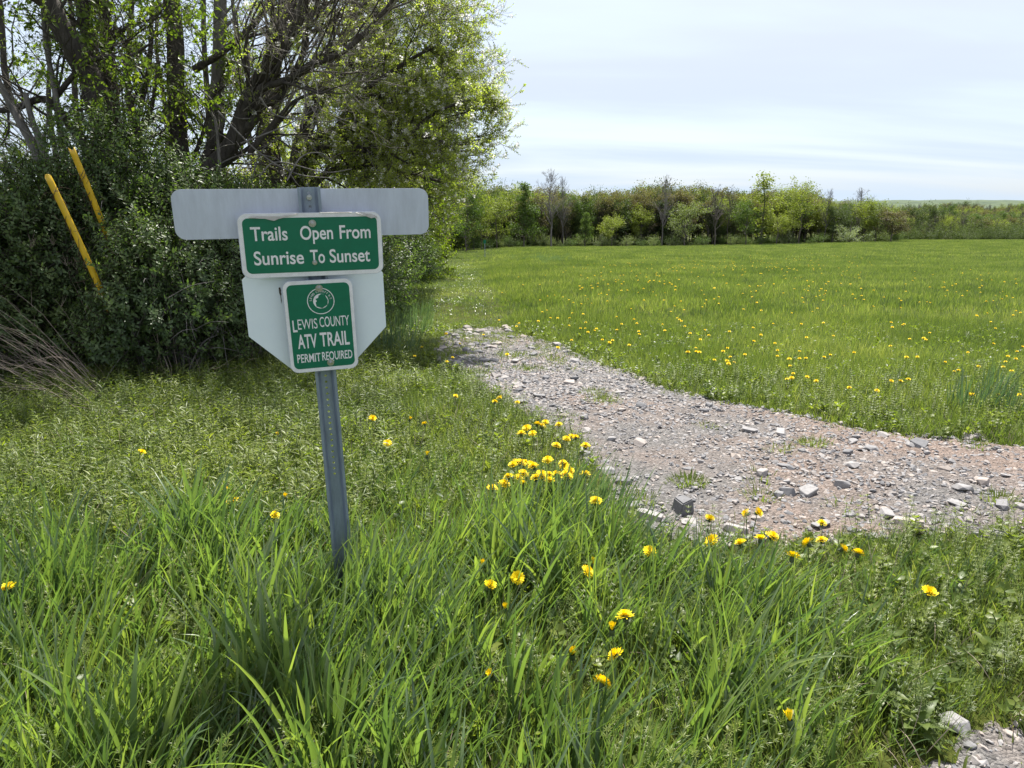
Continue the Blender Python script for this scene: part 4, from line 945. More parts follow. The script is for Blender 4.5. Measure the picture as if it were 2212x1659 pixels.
far_mass()

# ------------------------------------------------------------------ grass
def in_view(x, y, m=.9): return np.abs(x) < .74*y+m
def lay(n, y0, y1, m=.9, seed=0, power=1.):
    r = np.random.RandomState(seed); y = y0+(y1-y0)*r.rand(int(n*1.0))**power; x = (r.rand(len(y))*2-1)*(.74*y1+m); k = in_view(x, y, m); return x[k], y[k], r
def hedge_x(y): return np.interp(y, [3, 7, 9, 11, 16, 24, 52, 110], [-3.2, -3.0, -2.9, -2.5, -2.7, -3.6, -7.4, -12.5])
def hmap(x, y):
    """grass height in metres"""
    b = bare(x, y)
    h = .30+.05*wob(x, y, .25)
    h = h*(1-.5*ss(x, .75, 1.9)*(1-ss(y, 3.2, 3.9)))
    h = np.where((y > 3.4) & (x < 0), h*.62, h)
    h = h*(1-.42*ss(y, 3.2, 4.4)*(x < .4))
    h = np.where((y > 5.5) & (x > -1), .20+.04*wob(x, y, .2), h)
    l = np.abs(lane(x, y))+.25*wob(x, y, .5)+.12*wob(x, y, 1.7); on = (y > 7.8)
    w = np.interp(y, [8, 20, 60], [1.3, 1.1, 1.2])
    h = np.where(on, h*(1-.62*(1-ss(l, w*.4, w*1.5))), h)
    rut = np.abs(np.abs(lane(x, y))-.62)+.08*wob(x, y)
    h = np.where(on, h*(1-.45*(1-ss(rut, .1, .3))), h)
    h = h*np.interp(b, [0, .12, .45, .9], [.3, .5, .8, 1.])
    return np.maximum(h, .03), b
def grass():
    # foreground
    T1 = [hidden(f'tuft_{i}', blades_mesh(f'tuft_{i}', [4, 6, 8, 10][i % 4], M['blade'], .16, .16, .022+.007*(i % 4), 8, 1.35, .36, i, True, .42)) for i in range(14)]
    T1 += [hidden(f'finetuft_{i}', blades_mesh(f'finetuft_{i}', 9, M['blade'], .2, .3, .016, 6, 1.2, .4, 20+i, False, .5)) for i in range(3)]
    x, y, r = lay(15500, .75, 4.6, .7, 1); h, b = hmap(x, y)
    clump = np.clip(.5+.75*wob(x*1.0, y, .75), 0, 1); k = (b > -.02+.05*r.rand(len(x))) & (r.rand(len(x)) < .2+.74*clump)
    x, y, h, clump = x[k], y[k], h[k], clump[k]; n = len(x)
    sc = h*r.uniform(.5, 1.45, n)*(.8+.5*clump)*1.12
    scatter('foreground_grass', np.stack([x, y, ground(x, y)-.01], -1), np.stack([r.uniform(-.2, .2, n), r.uniform(.0, .42, n), np.where(r.rand(n) < .6, r.uniform(-.9, .9, n), r.uniform(-3.1, 3.1, n))], -1), sc, r.randint(0, len(T1), n), T1)
    TU = [hidden(f'under_{i}', blades_mesh(f'under_{i}', 14, M['blade_field'], .8, .25, .06, 4, 1.6, .4, 140+i, False, 1.0)) for i in range(6)]
    x, y, r = lay(36000, .75, 6.5, .7, 15); h, b = hmap(x, y); k = (b > .02); x, y, b = x[k], y[k], b[k]; n = len(x)
    scatter('undergrowth', np.stack([x, y, ground(x, y)-.005], -1), np.stack([np.zeros(n), np.zeros(n), r.uniform(-3, 3, n)], -1), r.uniform(.07, .14, n)*np.interp(b, [0, .3], [.5, 1]), r.randint(0, 6, n), TU)
    # middle distance
    T2 = [hidden(f'patch_{i}', blades_mesh(f'patch_{i}', 20, M['blade_field'], .45, .18, .024, 5, .9, .4, 40+i, False, .4)) for i in range(8)]
    x, y, r = lay(44000, 4.2, 13, 1., 2); h, b = hmap(x, y); k = (b > 0) & (r.rand(len(x)) < .85) & (x > hedge_x(y)-2.5)
    x, y, h = x[k], y[k], h[k]; n = len(x)
    scatter('verge_grass', np.stack([x, y, ground(x, y)-.01], -1), np.stack([r.uniform(-.2, .2, n), r.uniform(-.1, .4, n), r.uniform(-3, 3, n)], -1), np.stack([np.full(n, .2)*r.uniform(.8, 1.3, n)]*2+[np.maximum(h, .05)*r.uniform(.6, 1.25, n)], -1), r.randint(0, 8, n), T2)
    T3 = [hidden(f'sward_{i}', blades_mesh(f'sward_{i}', 34, M['blade_field'], .9, .2, .045, 4, .8, .4, 60+i, False, .5)) for i in range(8)]
    x, y, r = lay(90000, 12, 45, 2, 3, .8); h, b = hmap(x, y); rt_ = np.abs(np.abs(lane(x, y))-.62); k = (x > hedge_x(y)-1.5) & ((rt_ > .12) | (r.rand(len(x)) < .85)); x, y, h = x[k], y[k], h[k]; n = len(x)
    scatter('field_grass', np.stack([x, y, ground(x, y)-.01], -1), np.stack([r.uniform(-.25, .25, n), r.uniform(-.2, .45, n), r.uniform(-3, 3, n)], -1), np.stack([np.full(n, .26)*r.uniform(.8, 1.3, n)]*2+[np.maximum(h*1.1, .06)*r.uniform(.7, 1.25, n)], -1), r.randint(0, 8, n), T3)
    T4 = [hidden(f'meadow_{i}', blades_mesh(f'meadow_{i}', 60, M['blade_field'], 2.2, .2, .12, 3, .7, .4, 80+i, False, .5)) for i in range(6)]
    x, y, r = lay(90000, 44, 175, 4, 4, .9); h, b = hmap(x, y); k = (x > hedge_x(y)-1); x, y, h = x[k], y[k], h[k]; n = len(x)
    scatter('far_field_grass', np.stack([x, y, ground(x, y)-.02], -1), np.stack([np.zeros(n), np.zeros(n), r.uniform(-3.1, 3.1, n)], -1), np.stack([np.full(n, .3)*r.uniform(.8, 1.3, n)]*2+[np.maximum(h*1.2, .1)*r.uniform(.7, 1.3, n)], -1), r.randint(0, 6, n), T4)
    # dull short growth on the bare lane and gravel edges
    T5 = [hidden(f'shortgrass_{i}', blades_mesh(f'shortgrass_{i}', 16, M['blade_short'], .8, .05, .05, 4, 1.2, .4, 100+i, False, .9)) for i in range(5)]
    x, y, r = lay(16000, 7.2, 40, 1, 5, 1.4); l = np.abs(lane(x, y)); b = bare(x, y); k = (l < 1.5) & (b > -.05); x, y = x[k], y[k]
    x2, y2, r2 = lay(12000, 1.2, 13, 1, 6); b2 = bare(x2, y2); k2 = (b2 > -.14-.25*(y2 > 8.5)) & (b2 < .35); x3, y3, r3 = lay(7000, 2.5, 13, 1, 7); b3 = bare(x3, y3); k3 = (b3 < -.1) & ((wob(x3*.9, y3*.9+3, .5) > .60) | ((y3 > 7.8) & (wob(x3, y3, .8) > -.1-.25*(y3-8))))
    gp = []
    for (u, v, c, su, sv) in [(1300, 868, 34, 26, 6), (1285, 850, 14, 20, 4), (1752, 962, 26, 14, 5), (1490, 1045, 26, 14, 5), (1690, 975, 10, 10, 4), (1150, 800, 26, 34, 8), (1120, 770, 40, 50, 8), (1200, 780, 20, 20, 6), (1060, 740, 80, 55, 9), (1010, 725, 70, 50, 8), (1120, 725, 60, 60, 6), (965, 760, 50, 26, 18), (1190, 752, 30, 30, 5), (1030, 810, 40, 26, 14), (1240, 960, 10, 10, 5), (1530, 925, 8, 10, 3), (1385, 1085, 16, 20, 6), (1640, 1075, 8, 12, 4), (2165, 1085, 22, 20, 10), (1000, 760, 40, 30, 14)]:
        for q in range(c): gp.append(G(u+r.randn()*su*.5, v+r.randn()*sv*.5)[:2])
    gp = np.array(gp)
    x = np.concatenate([x, x2[k2], x3[k3], gp[:, 0]]); y = np.concatenate([y, y2[k2], y3[k3], gp[:, 1]]); n = len(x)
    scatter('trodden_grass', np.stack([x, y, ground(x, y)], -1), np.stack([np.zeros(n), np.zeros(n), RG.uniform(-3, 3, n)], -1), np.stack([RG.uniform(.09, .17, n)]*2+[RG.uniform(.03, .09, n)], -1), RG.randint(0, 5, n), T5)
grass()

def litter():
    S = [hidden(f'dead_blade_{i}', blades_mesh(f'dead_blade_{i}', 5, M['straw'], .5, .2, .018, 5, 2.0, .4, 300+i, False, 1.3)) for i in range(4)]
    x, y, r = lay(3600, .8, 6, .7, 31); b = bare(x, y); k = (b > -.1) & (r.rand(len(x)) < .35+.5*(wob(x, y, .6) > .2)); x, y = x[k], y[k]; n = len(x)
    scatter('dead_grass', np.stack([x, y, ground(x, y)+.01], -1), np.stack([r.uniform(-.5, .5, n), r.uniform(-.3, .6, n), r.uniform(-3, 3, n)], -1), r.uniform(.10, .26, n), r.randint(0, 4, n), S)
litter()
def weeds():
    def weed_mesh(nm, seed, n, L, leaf, w, up, lv=M['weed']): return hidden(nm, spray_mesh(nm, lv, M['stalk'], n, L, leaf, w, seed, up, jitter=.5))
    def whorl(nm, seed):    # bedstraw: whorls of narrow leaves on a stalk
        r = np.random.RandomState(seed); pos, d = [], []
        for k in range(9):
            z = .03+.028*k
            for j in range(7):
                a = j*2*np.pi/7+k*.4; pos.append([.01*math.sin(k), .01*math.cos(k*1.3), z]); d.append([math.cos(a), math.sin(a), .25+.05*k+r.uniform(-.1, .1)])
        pos, d = np.array(pos), unit(np.array(d)); n = len(pos); V, Fs = leaves_arrays(pos, d, unit(np.cross(d, np.cross(np.array([0, 0, 1.]), d))), np.full(n, .024)*r.uniform(.8, 1.2, n), np.full(n, .0045), .1, .1)
        tv, tf = tubes([(np.array([[0, 0, 0], [.01, 0, .14], [0, .01, .27]]), np.array([.0016, .0014, .001]))], 3); tf = np.concatenate([tf[:, :3], tf[:, [0, 2, 3]]])+len(V)
        me = mesh_from(nm, np.concatenate([V, tv]), np.concatenate([Fs, tf]), [M['weed']]); add_hue(me, np.concatenate([np.repeat(r.rand(n)*.5+.3, 5), np.zeros(len(tv))])); return hidden(nm, me)
    BW = [whorl(f'bedstraw_{i}', i) for i in range(3)]
    x, y, r = lay(24000, .8, 7.5, .7, 21); b = bare(x, y); pm = wob(x+4, y+1, .6)
    k = (b > .05) & ((pm > -.15) | ((x > .2) & (pm > -.5)) | (y > 3.6) & (pm > -.5)) & (r.rand(len(x)) < .6); x, y = x[k], y[k]; n = len(x)
    scatter('bedstraw', np.stack([x, y, ground(x, y)], -1), np.stack([r.uniform(-.3, .3, n), r.uniform(-.3, .5, n), r.uniform(-3, 3, n)], -1), r.uniform(.45, .95, n), r.randint(0, 3, n), BW)
    # goldenrod-like leafy shoots in the shade and half shade on the left
    GW = [weed_mesh(f'shoot_{i}', 30+i, 18, .24, .10, .014, .55) for i in range(4)]
    x, y, r = lay(15000, 3.3, 8.8, .9, 22); b = bare(x, y); k = (b > .2) & (x < -.35-.1*y+.25*wob(x, y)) & (r.rand(len(x)) < .55*(.6+.4*wob(x, y, .5))+.25); x, y = x[k], y[k]; n = len(x)
    scatter('leafy_shoots', np.stack([x, y, ground(x, y)], -1), np.stack([r.uniform(-.2, .2, n), r.uniform(-.2, .3, n), r.uniform(-3, 3, n)], -1), r.uniform(.6, 1.15, n), r.randint(0, 4, n), GW)
    # broad-leaved ground cover
    CW = [weed_mesh(f'clover_{i}', 50+i, 9, .07, .05, .034, .7) for i in range(4)]
    x, y, r = lay(26000, .9, 12, .7, 23); b = bare(x, y); k = (b > .0) & (wob(x+9, y-4, .5) > -.45) & (r.rand(len(x)) < .6); x, y = x[k], y[k]; n = len(x)
    scatter('ground_cover', np.stack([x, y, ground(x, y)+.01], -1), np.stack([r.uniform(-.4, .4, n), r.uniform(-.4, .4, n), r.uniform(-3, 3, n)], -1), r.uniform(.6, 1.5, n), r.randint(0, 4, n), CW)
weeds()
# tall blue-green tufts seen in the photograph
def tufts():
    m = leaf_mat('orchard_grass', [(.08, .13, .08), (.12, .18, .11), (.17, .23, .14), (.24, .30, .19)], .38, .4, (1.1, 1.3, .5), .6, .5)
    S = [blades_mesh(f'tall_tuft_{i}', 60, m, .35, .28, .026, 7, 1.0, .5, 200+i, True, .45) for i in range(3)]
    spec = [((855, 735), .42, .5, 'at the left edge of the gravel track end'), ((875, 700), .4, .5, 'beside the wood just above the gravel track end'), ((830, 760), .36, .45, 'right beside the white octagon sign back'),
            ((2090, 900), .36, .5, 'right of the gravel on the far verge'), ((2150, 890), .34, .5, 'close to the right edge of the frame on the far verge'), ((2190, 910), .3, .4, 'touching the right edge of the frame'), ((1240, 1115), .36, .3, 'just below the dandelion cluster'),
            ((1320, 1120), .3, .3, 'between the dandelion cluster and the big pale rock')]
    spec += [((735, 1300), .30, .3, 'hiding the foot of the sign post'), ((775, 1310), .27, .3, 'just right of the foot of the sign post'), ((905, 722), .42, .5, 'between the sign and the gravel end, nearest the stones'), ((880, 765), .36, .5, 'lowest of those between the sign and the gravel end'), ((915, 690), .4, .5, 'highest of those left of the gravel end'), ((845, 700), .4, .5, 'in the shade edge right of the white octagon'), ((2150, 850), .3, .4, 'higher up the verge near the right frame edge')]
    for k, (uv, h, w, wd) in enumerate(spec):
        p = G(*uv); o = link('grass_tuft', S[k % 3]); tag(o, 'tall blue-green grass tuft '+wd, 'grass tuft', 'tall blue-green grass tufts'); o.location = p-np.array([0, 0, .02]); o.scale = (h*1.25, h*1.25, h*1.35); o.rotation_euler = (0, 0, rnd.uniform(-.5, .5))
    # tufts out in the field near the track
    r = np.random.RandomState(9); pts = []
    for (u, v, n, su, sv) in [(1180, 562, 60, 45, 8), (905, 590, 60, 40, 14), (850, 650, 30, 20, 30)]:
        for q in range(n): pts.append(G(u+r.randn()*su*.6, v+r.randn()*sv*.6))
    pts = np.array(pts); n = len(pts); scatter('pale_grass', pts, np.stack([np.zeros(n), np.zeros(n), r.uniform(-1, 1, n)], -1), r.uniform(.28, .42, n), r.randint(0, 3, n), [hidden(s.name+'_s', s) for s in S])
tufts()

# broad-leaved weeds whose leaves can be told apart
def big_weeds():
    def leafmesh(nm, L, W, lobes, seed):
        r = np.random.RandomState(seed); n = 13; V = []; Fs = []
        for i in range(n):
            t = i/(n-1); w = W*.5*math.sin(math.pi*min(1, t**.8))*(1+.22*(i % 2)*lobes)+.001; z = .10*L*math.sin(t*2.6)-.22*L*t*t
            V += [(t*L, -w, z+w*.25), (t*L, 0, z), (t*L, w, z+w*.25)]
        for i in range(n-1):
            a = i*3; Fs += [(a, a+1, a+4, a+3), (a+1, a+2, a+5, a+4)]
        me = mesh_from(nm, V, Fs, [M['weed']]); add_hue(me, np.full(len(V), r.rand())); return me
    LM = [leafmesh('broad_leaf', .16, .06, 1, 1), leafmesh('broad_leaf', .13, .075, .5, 2), leafmesh('broad_leaf', .18, .045, 1.4, 3)]
    spec = [((960, 1350), 'dark toothed one amid the grass right of the post foot', 7, .09), ((920, 1420), 'below the dark toothed one', 6, .12), ((1690, 1600), 'in short grass near the bottom right', 9, .05), ((1980, 1600), 'beside the bare dirt at the bottom right', 10, .06),
            ((1900, 1530), 'above the bare dirt at the bottom right', 8, .05), ((2130, 1440), 'near the right edge below the gravel', 7, .05), ((1130, 1130), 'left of the dandelion cluster', 8, .12), ((1070, 1005), 'upper left of the dandelion cluster', 8, .1),
            ((1600, 1250), 'under the dandelions along the gravel edge', 8, .1), ((1520, 1240), 'under the left dandelions along the gravel edge', 7, .1), ((660, 950), 'bright one in the sunlit weeds left of the post', 9, .12), ((1480, 1400), 'in the grass right of the lone dandelions', 7, .1)]
    for k, (uv, wd, n, h) in enumerate(spec):
        p = G(*uv); rt = root('broadleaf_weed', tuple(p), 'broad leaved weed '+wd, 'weed', 'broad leaved weeds in the grass')
        for j in range(n):
            o = link('leaf', LM[(k+j) % 3], rt); o.location = (0, 0, h*j/n+.02); o.rotation_euler = (0, rnd.uniform(-.7, -.1), j*2.4+rnd.uniform(-.3, .3)); s = rnd.uniform(.35, .6); o.scale = (s, s, s)
big_weeds()

# ------------------------------------------------------------------ dandelions
def dandelions():
    def head(nm, seed, openness, n=(34, 32, 26, 18)):
        r = np.random.RandomState(seed); V, Fs = [], []
        R = .021
        for ring, (cnt, rr, el) in enumerate(((n[0], 1., openness*.28), (n[1], .82, openness*.28+.28), (n[2], .62, openness*.28+.62), (n[3], .45, min(1.25, openness*.28+1.0)))):
            for k in range(cnt):
                a = 2*np.pi*k/cnt+r.uniform(-.1, .1); e = min(el+r.uniform(-.1, .12), 1.5); L = R*rr*r.uniform(.85, 1.1); d = np.array([math.cos(a)*math.cos(e), math.sin(a)*math.cos(e), math.sin(e)]); s = np.array([-math.sin(a), math.cos(a), 0])*.0017
                b = len(V); p0 = d*.003+np.array([0, 0, .002*ring]); V += [p0-s*.5, p0+s*.5, p0+d*L*.9+s, p0+d*L, p0+d*L*.9-s]; Fs.append((b, b+1, b+2, b+3, b+4))
        me = mesh_from(nm, V, Fs, [M['yellow']], False); return me
    def cup(nm, k=1.):
        n = 8; V = []; Fs = []
        for z, rr in ((-.012, .003), (-.010, .0065), (-.002, .0075), (.004*k, .006)):
            for q in range(n): V.append((rr*math.cos(q*2*np.pi/n), rr*math.sin(q*2*np.pi/n), z))
        for i in range(3):
            for q in range(n): Fs.append((i*n+q, i*n+(q+1) % n, (i+1)*n+(q+1) % n, (i+1)*n+q))
        for q in range(n):  # reflexed bracts
            a = q*2*np.pi/n; b = len(V); V += [(.0065*math.cos(a-.3), .0065*math.sin(a-.3), -.009), (.0065*math.cos(a+.3), .0065*math.sin(a+.3), -.009), (.011*math.cos(a), .011*math.sin(a), -.017)]; Fs.append((b, b+1, b+2))
        return mesh_from(nm, V, Fs, [M['bract']])
    H_open = [head(f'flower_{i}', i, .35) for i in range(3)]; H_side = head('flower_half', 9, 1.6); H_bud = head('flower_bud', 10, 4.2, (14, 10, 6, 4)); C = cup('cup')
    stem = {}
    def stemmesh(h, lean):
        k = (round(h, 2), lean)
        if k not in stem:
            pts = smooth([(lean*h*.5, 0, -h), (lean*h*.25, .01, -h*.6), (lean*.02, 0, -h*.2), (0, 0, -.01)], 4); v, f = tubes([(pts, np.linspace(.0026, .002, len(pts)))], 5); stem[k] = mesh_from('stem', v, f, [M['stalk']])
        return stem[k]
    def dandelion(u, v, kind, label, group, h=None, tilt=None, s=1.05):
        h = h or rnd.uniform(.17, .24)
        p = G(u, v, h); rt = root('dandelion', tuple(p+np.array([0, 0, h])), label, 'dandelion', group)
        ti = tilt if tilt is not None else (rnd.uniform(-.1, .5), rnd.uniform(-.35, .35))
        hd = link('flower_head', {'o': H_open[rnd.randrange(3)], 'h': H_side, 'b': H_bud}[kind], rt); hd.rotation_euler = (ti[0], ti[1], rnd.uniform(0, 6)); sc = s*rnd.uniform(.85, 1.15); hd.scale = (sc, sc, sc)
        cp = link('bracts', C, hd)
        link('stem', stemmesh(h, rnd.choice((-.6, -.2, .3))), rt)
        return rt
    near = [(1118, 1248, 'o', 'wide open, tallest of the group right of the post', (.75, .35)), (1058, 1266, 'h', 'half open, lowest left of the tall wide open one', (.2, -.3)), (1042, 1223, 'b', 'closing bud on a long stalk right of the post', (0, .1)),
            (1268, 1235, 'o', 'open round one under the blue-green tufts', (.8, 0)), (1281, 1220, 'b', 'small closed bud touching an open flower', (0, .3)), (1092, 1317, 'b', 'orange closing bud over dark leaves', (0, .1)), (1350, 1332, 'o', 'flat wide one, upper of the lower pair of large flowers', (.35, -.1)),
            (1331, 1416, 'o', 'large round one below the flat wide flower', (.75, 0)), (1236, 1416, 'b', 'half closed one left of the large round flower', (.1, -.2)), (1299, 1477, 'o', 'lowest fully open flower in the grass', (.95, -.1)), (1063, 1461, 'b', 'small orange bud deep in the grass', (.2, .5)),
            (1322, 1363, 'b', 'dark closed bud between two large open flowers', (0, 0)), (1403, 1191, 'o', 'open one left end of the row along the gravel', (.55, 0)), (1538, 1168, 'o', 'open one facing the viewer before the gravel edge', (.8, .1)), (1600, 1176, 'h', 'half open one between two larger flowers of the row', (.4, 0)),
            (1612, 1109, 'o', 'thin rayed one seen against the gravel', (1.1, 0)), (1636, 1108, 'h', 'small one beside the thin rayed flower', (.8, .4)), (1668, 1160, 'o', 'widest flower of the row along the gravel', (.45, -.1)), (1642, 1166, 'h', 'one half hidden left of the widest flower', (.3, 0)),
            (1746, 1174, 'o', 'sideways turned one with a blade across it', (.7, -.9)), (1775, 1131, 'o', 'flat one seen from its edge above the row', (.05, .05)), (1775, 1168, 'o', 'one under the flat edge-on flower', (.3, .2)), (1820, 1186, 'o', 'small turned one near the right end of the row', (.6, .9)),
            (1853, 1196, 'o', 'last on the right of the row along the gravel', (.5, .4)), (1712, 1206, 'h', 'ragged one low in the grass of the row', (.2, .6)), (1533, 1122, 'h', 'tiny one at the gravel by the pale rock', (.2, 0)), (1286, 1083, 'o', 'lone one below the big cluster at the gravel', (.6, -.2)),
            (2007, 1281, 'h', 'lone one in trodden grass at the right', (.2, -.2)), (1707, 1560, 'b', 'faded one near the bottom right weeds', (.3, .2)), (18, 1272, 'h', 'small one at the left edge of the frame', (.1, 0)), (488, 1058, 'o', 'upper of the three left of the post foot', (.4, 0)),
            (484, 1087, 'o', 'lowest of the three left of the post foot', (.4, .2)), (508, 1083, 'h', 'right one of the three left of the post foot', (.3, .2)), (593, 1113, 'o', 'lone one nearest the post on its left', (.4, -.2)), (616, 1076, 'b', 'tiny one just left of the post', (.3, 0)),
            (837, 958, 'o', 'bright one to the right of the post in sunlit grass', (.5, -.3)), (306, 978, 'h', 'small one far left in the weeds', (.5, 0)), (602, 940, 'b', 'dark edged one left of the middle of the post', (.5, 0)), (922, 985, 'b', 'small bud left of the cluster', (.2, 0)),
            (805, 905, 'h', 'one beside the holes of the post', (.5, 0)), (917, 917, 'h', 'one high in the weeds left of the gravel', (.5, 0)), (885, 907, 'b', 'bud in the weeds left of the gravel', (.5, 0)), (1080, 861, 'h', 'one on the grass edge of the gravel', (.5, 0)), (1069, 869, 'h', 'lower one on the grass edge of the gravel', (.5, .2)), (984, 856, 'o', 'one left of the gravel at mid height', (.5, .3))]
    for (u, v, k, wd, ti) in near: dandelion(u, v, k, 'yellow dandelion, '+wd, None, tilt=ti, s=1.4 if v > 1150 else 1.2)
    cl = [(680, 1390), (768, 1358), (800, 1305), (835, 1218), (890, 1202), (910, 1280), (985, 1230), (1090, 1182), (1200, 1202), (1215, 1228), (1250, 1265), (1235, 1308), (1155, 1288), (1045, 1290), (1100, 1290), (1003, 1315), (880, 1310), (1365, 1288), (1445, 1485), (1370, 1078), (1295, 1015), (1265, 1010), (1230, 1025), (1152, 1075), (1172, 920), (1072, 903), (1012, 918), (1045, 932), (978, 985), (935, 948), (895, 988), (1105, 1335), (905, 1358), (920, 1200), (860, 1200), (1220, 1290), (960, 1215)]
    for (a, b) in cl: dandelion(864+.293*a, 648+.293*b, 'o', 'yellow dandelion packed in the dense cluster at the left gravel edge', 'dandelions of the dense cluster at the gravel edge', h=rnd.uniform(.19, .25), s=1.4)
    far = [(735, 725), (695, 752), (865, 755), (410, 708), (388, 425), (345, 455), (108, 415), (615, 257), (860, 195), (878, 173), (160, 352), (340, 250), (790, 402), (440, 325), (1270, 98), (1350, 105), (1250, 135), (1330, 212), (1365, 210), (1435, 228), (1635, 178), (1765, 257), (1690, 333), (1265, 298), (1935, 180), (2060, 145), (2100, 195), (2120, 385), (2185, 385), (1760, 232), (2025, 45), (2095, 75), (1165, 352), (1545, 315)]
    pos = [(864+.293*a, 648+.293*b) for a, b in far]
    pos += [(1458+.3408*a, 756+.3408*b) for a, b in [(85, 15), (155, 15), (305, 10), (250, 65), (350, 45), (330, 70), (340, 88), (375, 80), (650, 5), (650, 40), (725, 58), (790, 55), (830, 55), (730, 102), (750, 150), (740, 178), (710, 185), (895, 198), (838, 172), (945, 48), (985, 33), (1105, 240), (1135, 18), (1280, 258), (1370, 200), (1430, 200), (1480, 188), (1468, 47), (1770, 137), (1797, 130), (1865, 282), (1885, 285), (2050, 287), (2185, 287), (2080, 108), (2095, 75), (2135, 135), (2160, 58), (2168, 12), (2110, 40), (1925, 105)]]
    one = []
    for k, (hm) in enumerate(H_open+[H_side]):
        bm = bmesh.new(); bm.from_mesh(hm); bm.from_mesh(C); st = stemmesh(.16, -.2); bm.from_mesh(st); me = bpy.data.meshes.new('dandelion_whole'); bm.to_mesh(me); bm.free()
        for m in (M['yellow'], M['bract'], M['stalk']): me.materials.append(m)
        nf, nc = len(hm.polygons), len(C.polygons)
        for i, p in enumerate(me.polygons): p.material_index = 0 if i < nf else (1 if i < nf+nc else 2)
        one.append(me)
    for (u, v) in pos:
        h = .16; p = G(u, v, h); o = link('dandelion', one[rnd.randrange(4)]); o.location = p+np.array([0, 0, h]); o.rotation_euler = (rnd.uniform(.1, .5), rnd.uniform(-.2, .2), rnd.uniform(-.5, .5)); s = rnd.uniform(.8, 1.15); o.scale = (s, s, s)
        tag(o, 'yellow dandelion in the grass beyond the gravel', 'dandelion', 'dandelions in the grass beyond the gravel')
    r = np.random.RandomState(77); cnt = 0; rest = []
    bands = [(560, 8, 1550, 1900, 60), (590, 12, 1480, 2100, 70)]
    while cnt < 470:
        q = r.rand()
        if q < .36: v = r.normal(572, 11); u = r.normal(1600, 150)
        elif q < .6: v = r.normal(625, 22); u = r.uniform(1250, 2240)
        elif q < .72: v = r.normal(600, 25); u = r.normal(1330, 90)
        else: v = r.uniform(545, 790); u = r.uniform(1060, 2240)
        lo = 545+max(0, (1250-u)*.1)
        if not (lo < v < 800) or u > 2240 or u < 1060 or v > 700+(u-1060)*.15: continue
        h = .17; p = G(u, v, h)
        if p[1] > 100: continue
        rest.append((p[1], p)); cnt += 1
    rest.sort(key=lambda q: q[0]); nobj = 300-len(near)-len(cl)-len(pos)
    for k, (_, p) in enumerate(rest[:nobj]):
        o = link('dandelion', one[r.randint(4)]); o.location = p+np.array([0, 0, .17]); o.rotation_euler = (r.uniform(.1, .5), r.uniform(-.2, .2), r.uniform(-.5, .5)); s = r.uniform(.7, 1.05); o.scale = (s, s, s)
        tag(o, 'yellow dandelion out in the open hay field', 'dandelion', 'dandelions out in the hay field')
    pts = np.array([p for _, p in rest[nobj:]])+[0, 0, .17]; n = len(pts)
    scatter('field_dandelions', pts, np.stack([r.uniform(.1, .5, n), r.uniform(-.2, .2, n), np.zeros(n)], -1), r.uniform(1.0, 1.35, n), r.randint(0, 4, n), [hidden(f'dand_{i}', m) for i, m in enumerate(one)])
dandelions()

# ------------------------------------------------------------------ stones
def stone_mat(nm, c1, c2):
    m, N, L, B = new_mat(nm); oi = N.new('ShaderNodeObjectInfo'); tc = N.new('ShaderNodeNewGeometry')
    nz = N.new('ShaderNodeTexNoise'); nz.inputs['Scale'].default_value = 45; nz.inputs['Detail'].default_value = 7; nz.inputs['Roughness'].default_value = .7; L.new(tc.outputs['Position'], nz.inputs['Vector'])
    r = ramp(N, [(0, c1), (.6, c2), (1, (c2[0]*1.25, c2[1]*1.12, c2[2]))]); L.new(oi.outputs['Random'], r.inputs[0])
    mr = N.new('ShaderNodeMapRange'); mr.inputs['From Min'].default_value = .3; mr.inputs['From Max'].default_value = .7; mr.inputs['To Min'].default_value = .75; mr.inputs['To Max'].default_value = 1.2; L.new(nz.outputs['Fac'], mr.inputs['Value'])
    mu = N.new('ShaderNodeMix'); mu.data_type = 'RGBA'; mu.blend_type = 'MULTIPLY'; mu.inputs[0].default_value = 1; L.new(r.outputs[0], mu.inputs[6]); L.new(mr.outputs[0], mu.inputs[7]); L.new(mu.outputs[2], B.inputs['Base Color'])
    bp = N.new('ShaderNodeBump'); bp.inputs['Strength'].default_value = .5; bp.inputs['Distance'].default_value = .004; L.new(nz.outputs['Fac'], bp.inputs['Height']); L.new(bp.outputs[0], B.inputs['Normal'])
    B.inputs['Roughness'].default_value = .85; B.inputs['Specular IOR Level'].default_value = .25
    return m
M['stone'] = stone_mat('grey_stone', (.13, .132, .14), (.27, .262, .26))
def rock(nm, seed, flat):
    r = np.random.RandomState(seed); bm = bmesh.new()
    for k in range(16):
        d = unit(r.randn(3)); d = np.sign(d)*np.abs(d)**.7*r.uniform(.8, 1); bm.verts.new((d[0]*.5, d[1]*.42, d[2]*flat))
    bmesh.ops.convex_hull(bm, input=bm.verts[:]); bmesh.ops.delete(bm, geom=[v for v in bm.verts if not v.link_faces], context='VERTS')
    bmesh.ops.dissolve_limit(bm, angle_limit=rad(14), verts=bm.verts[:], edges=bm.edges[:])
    bmesh.ops.bevel(bm, geom=bm.edges[:], offset=.018, segments=1, affect='EDGES', clamp_overlap=True)
    bmesh.ops.triangulate(bm, faces=bm.faces[:]); me = bpy.data.meshes.new(nm); bm.to_mesh(me); bm.free(); me.materials.append(M['stone']); return me
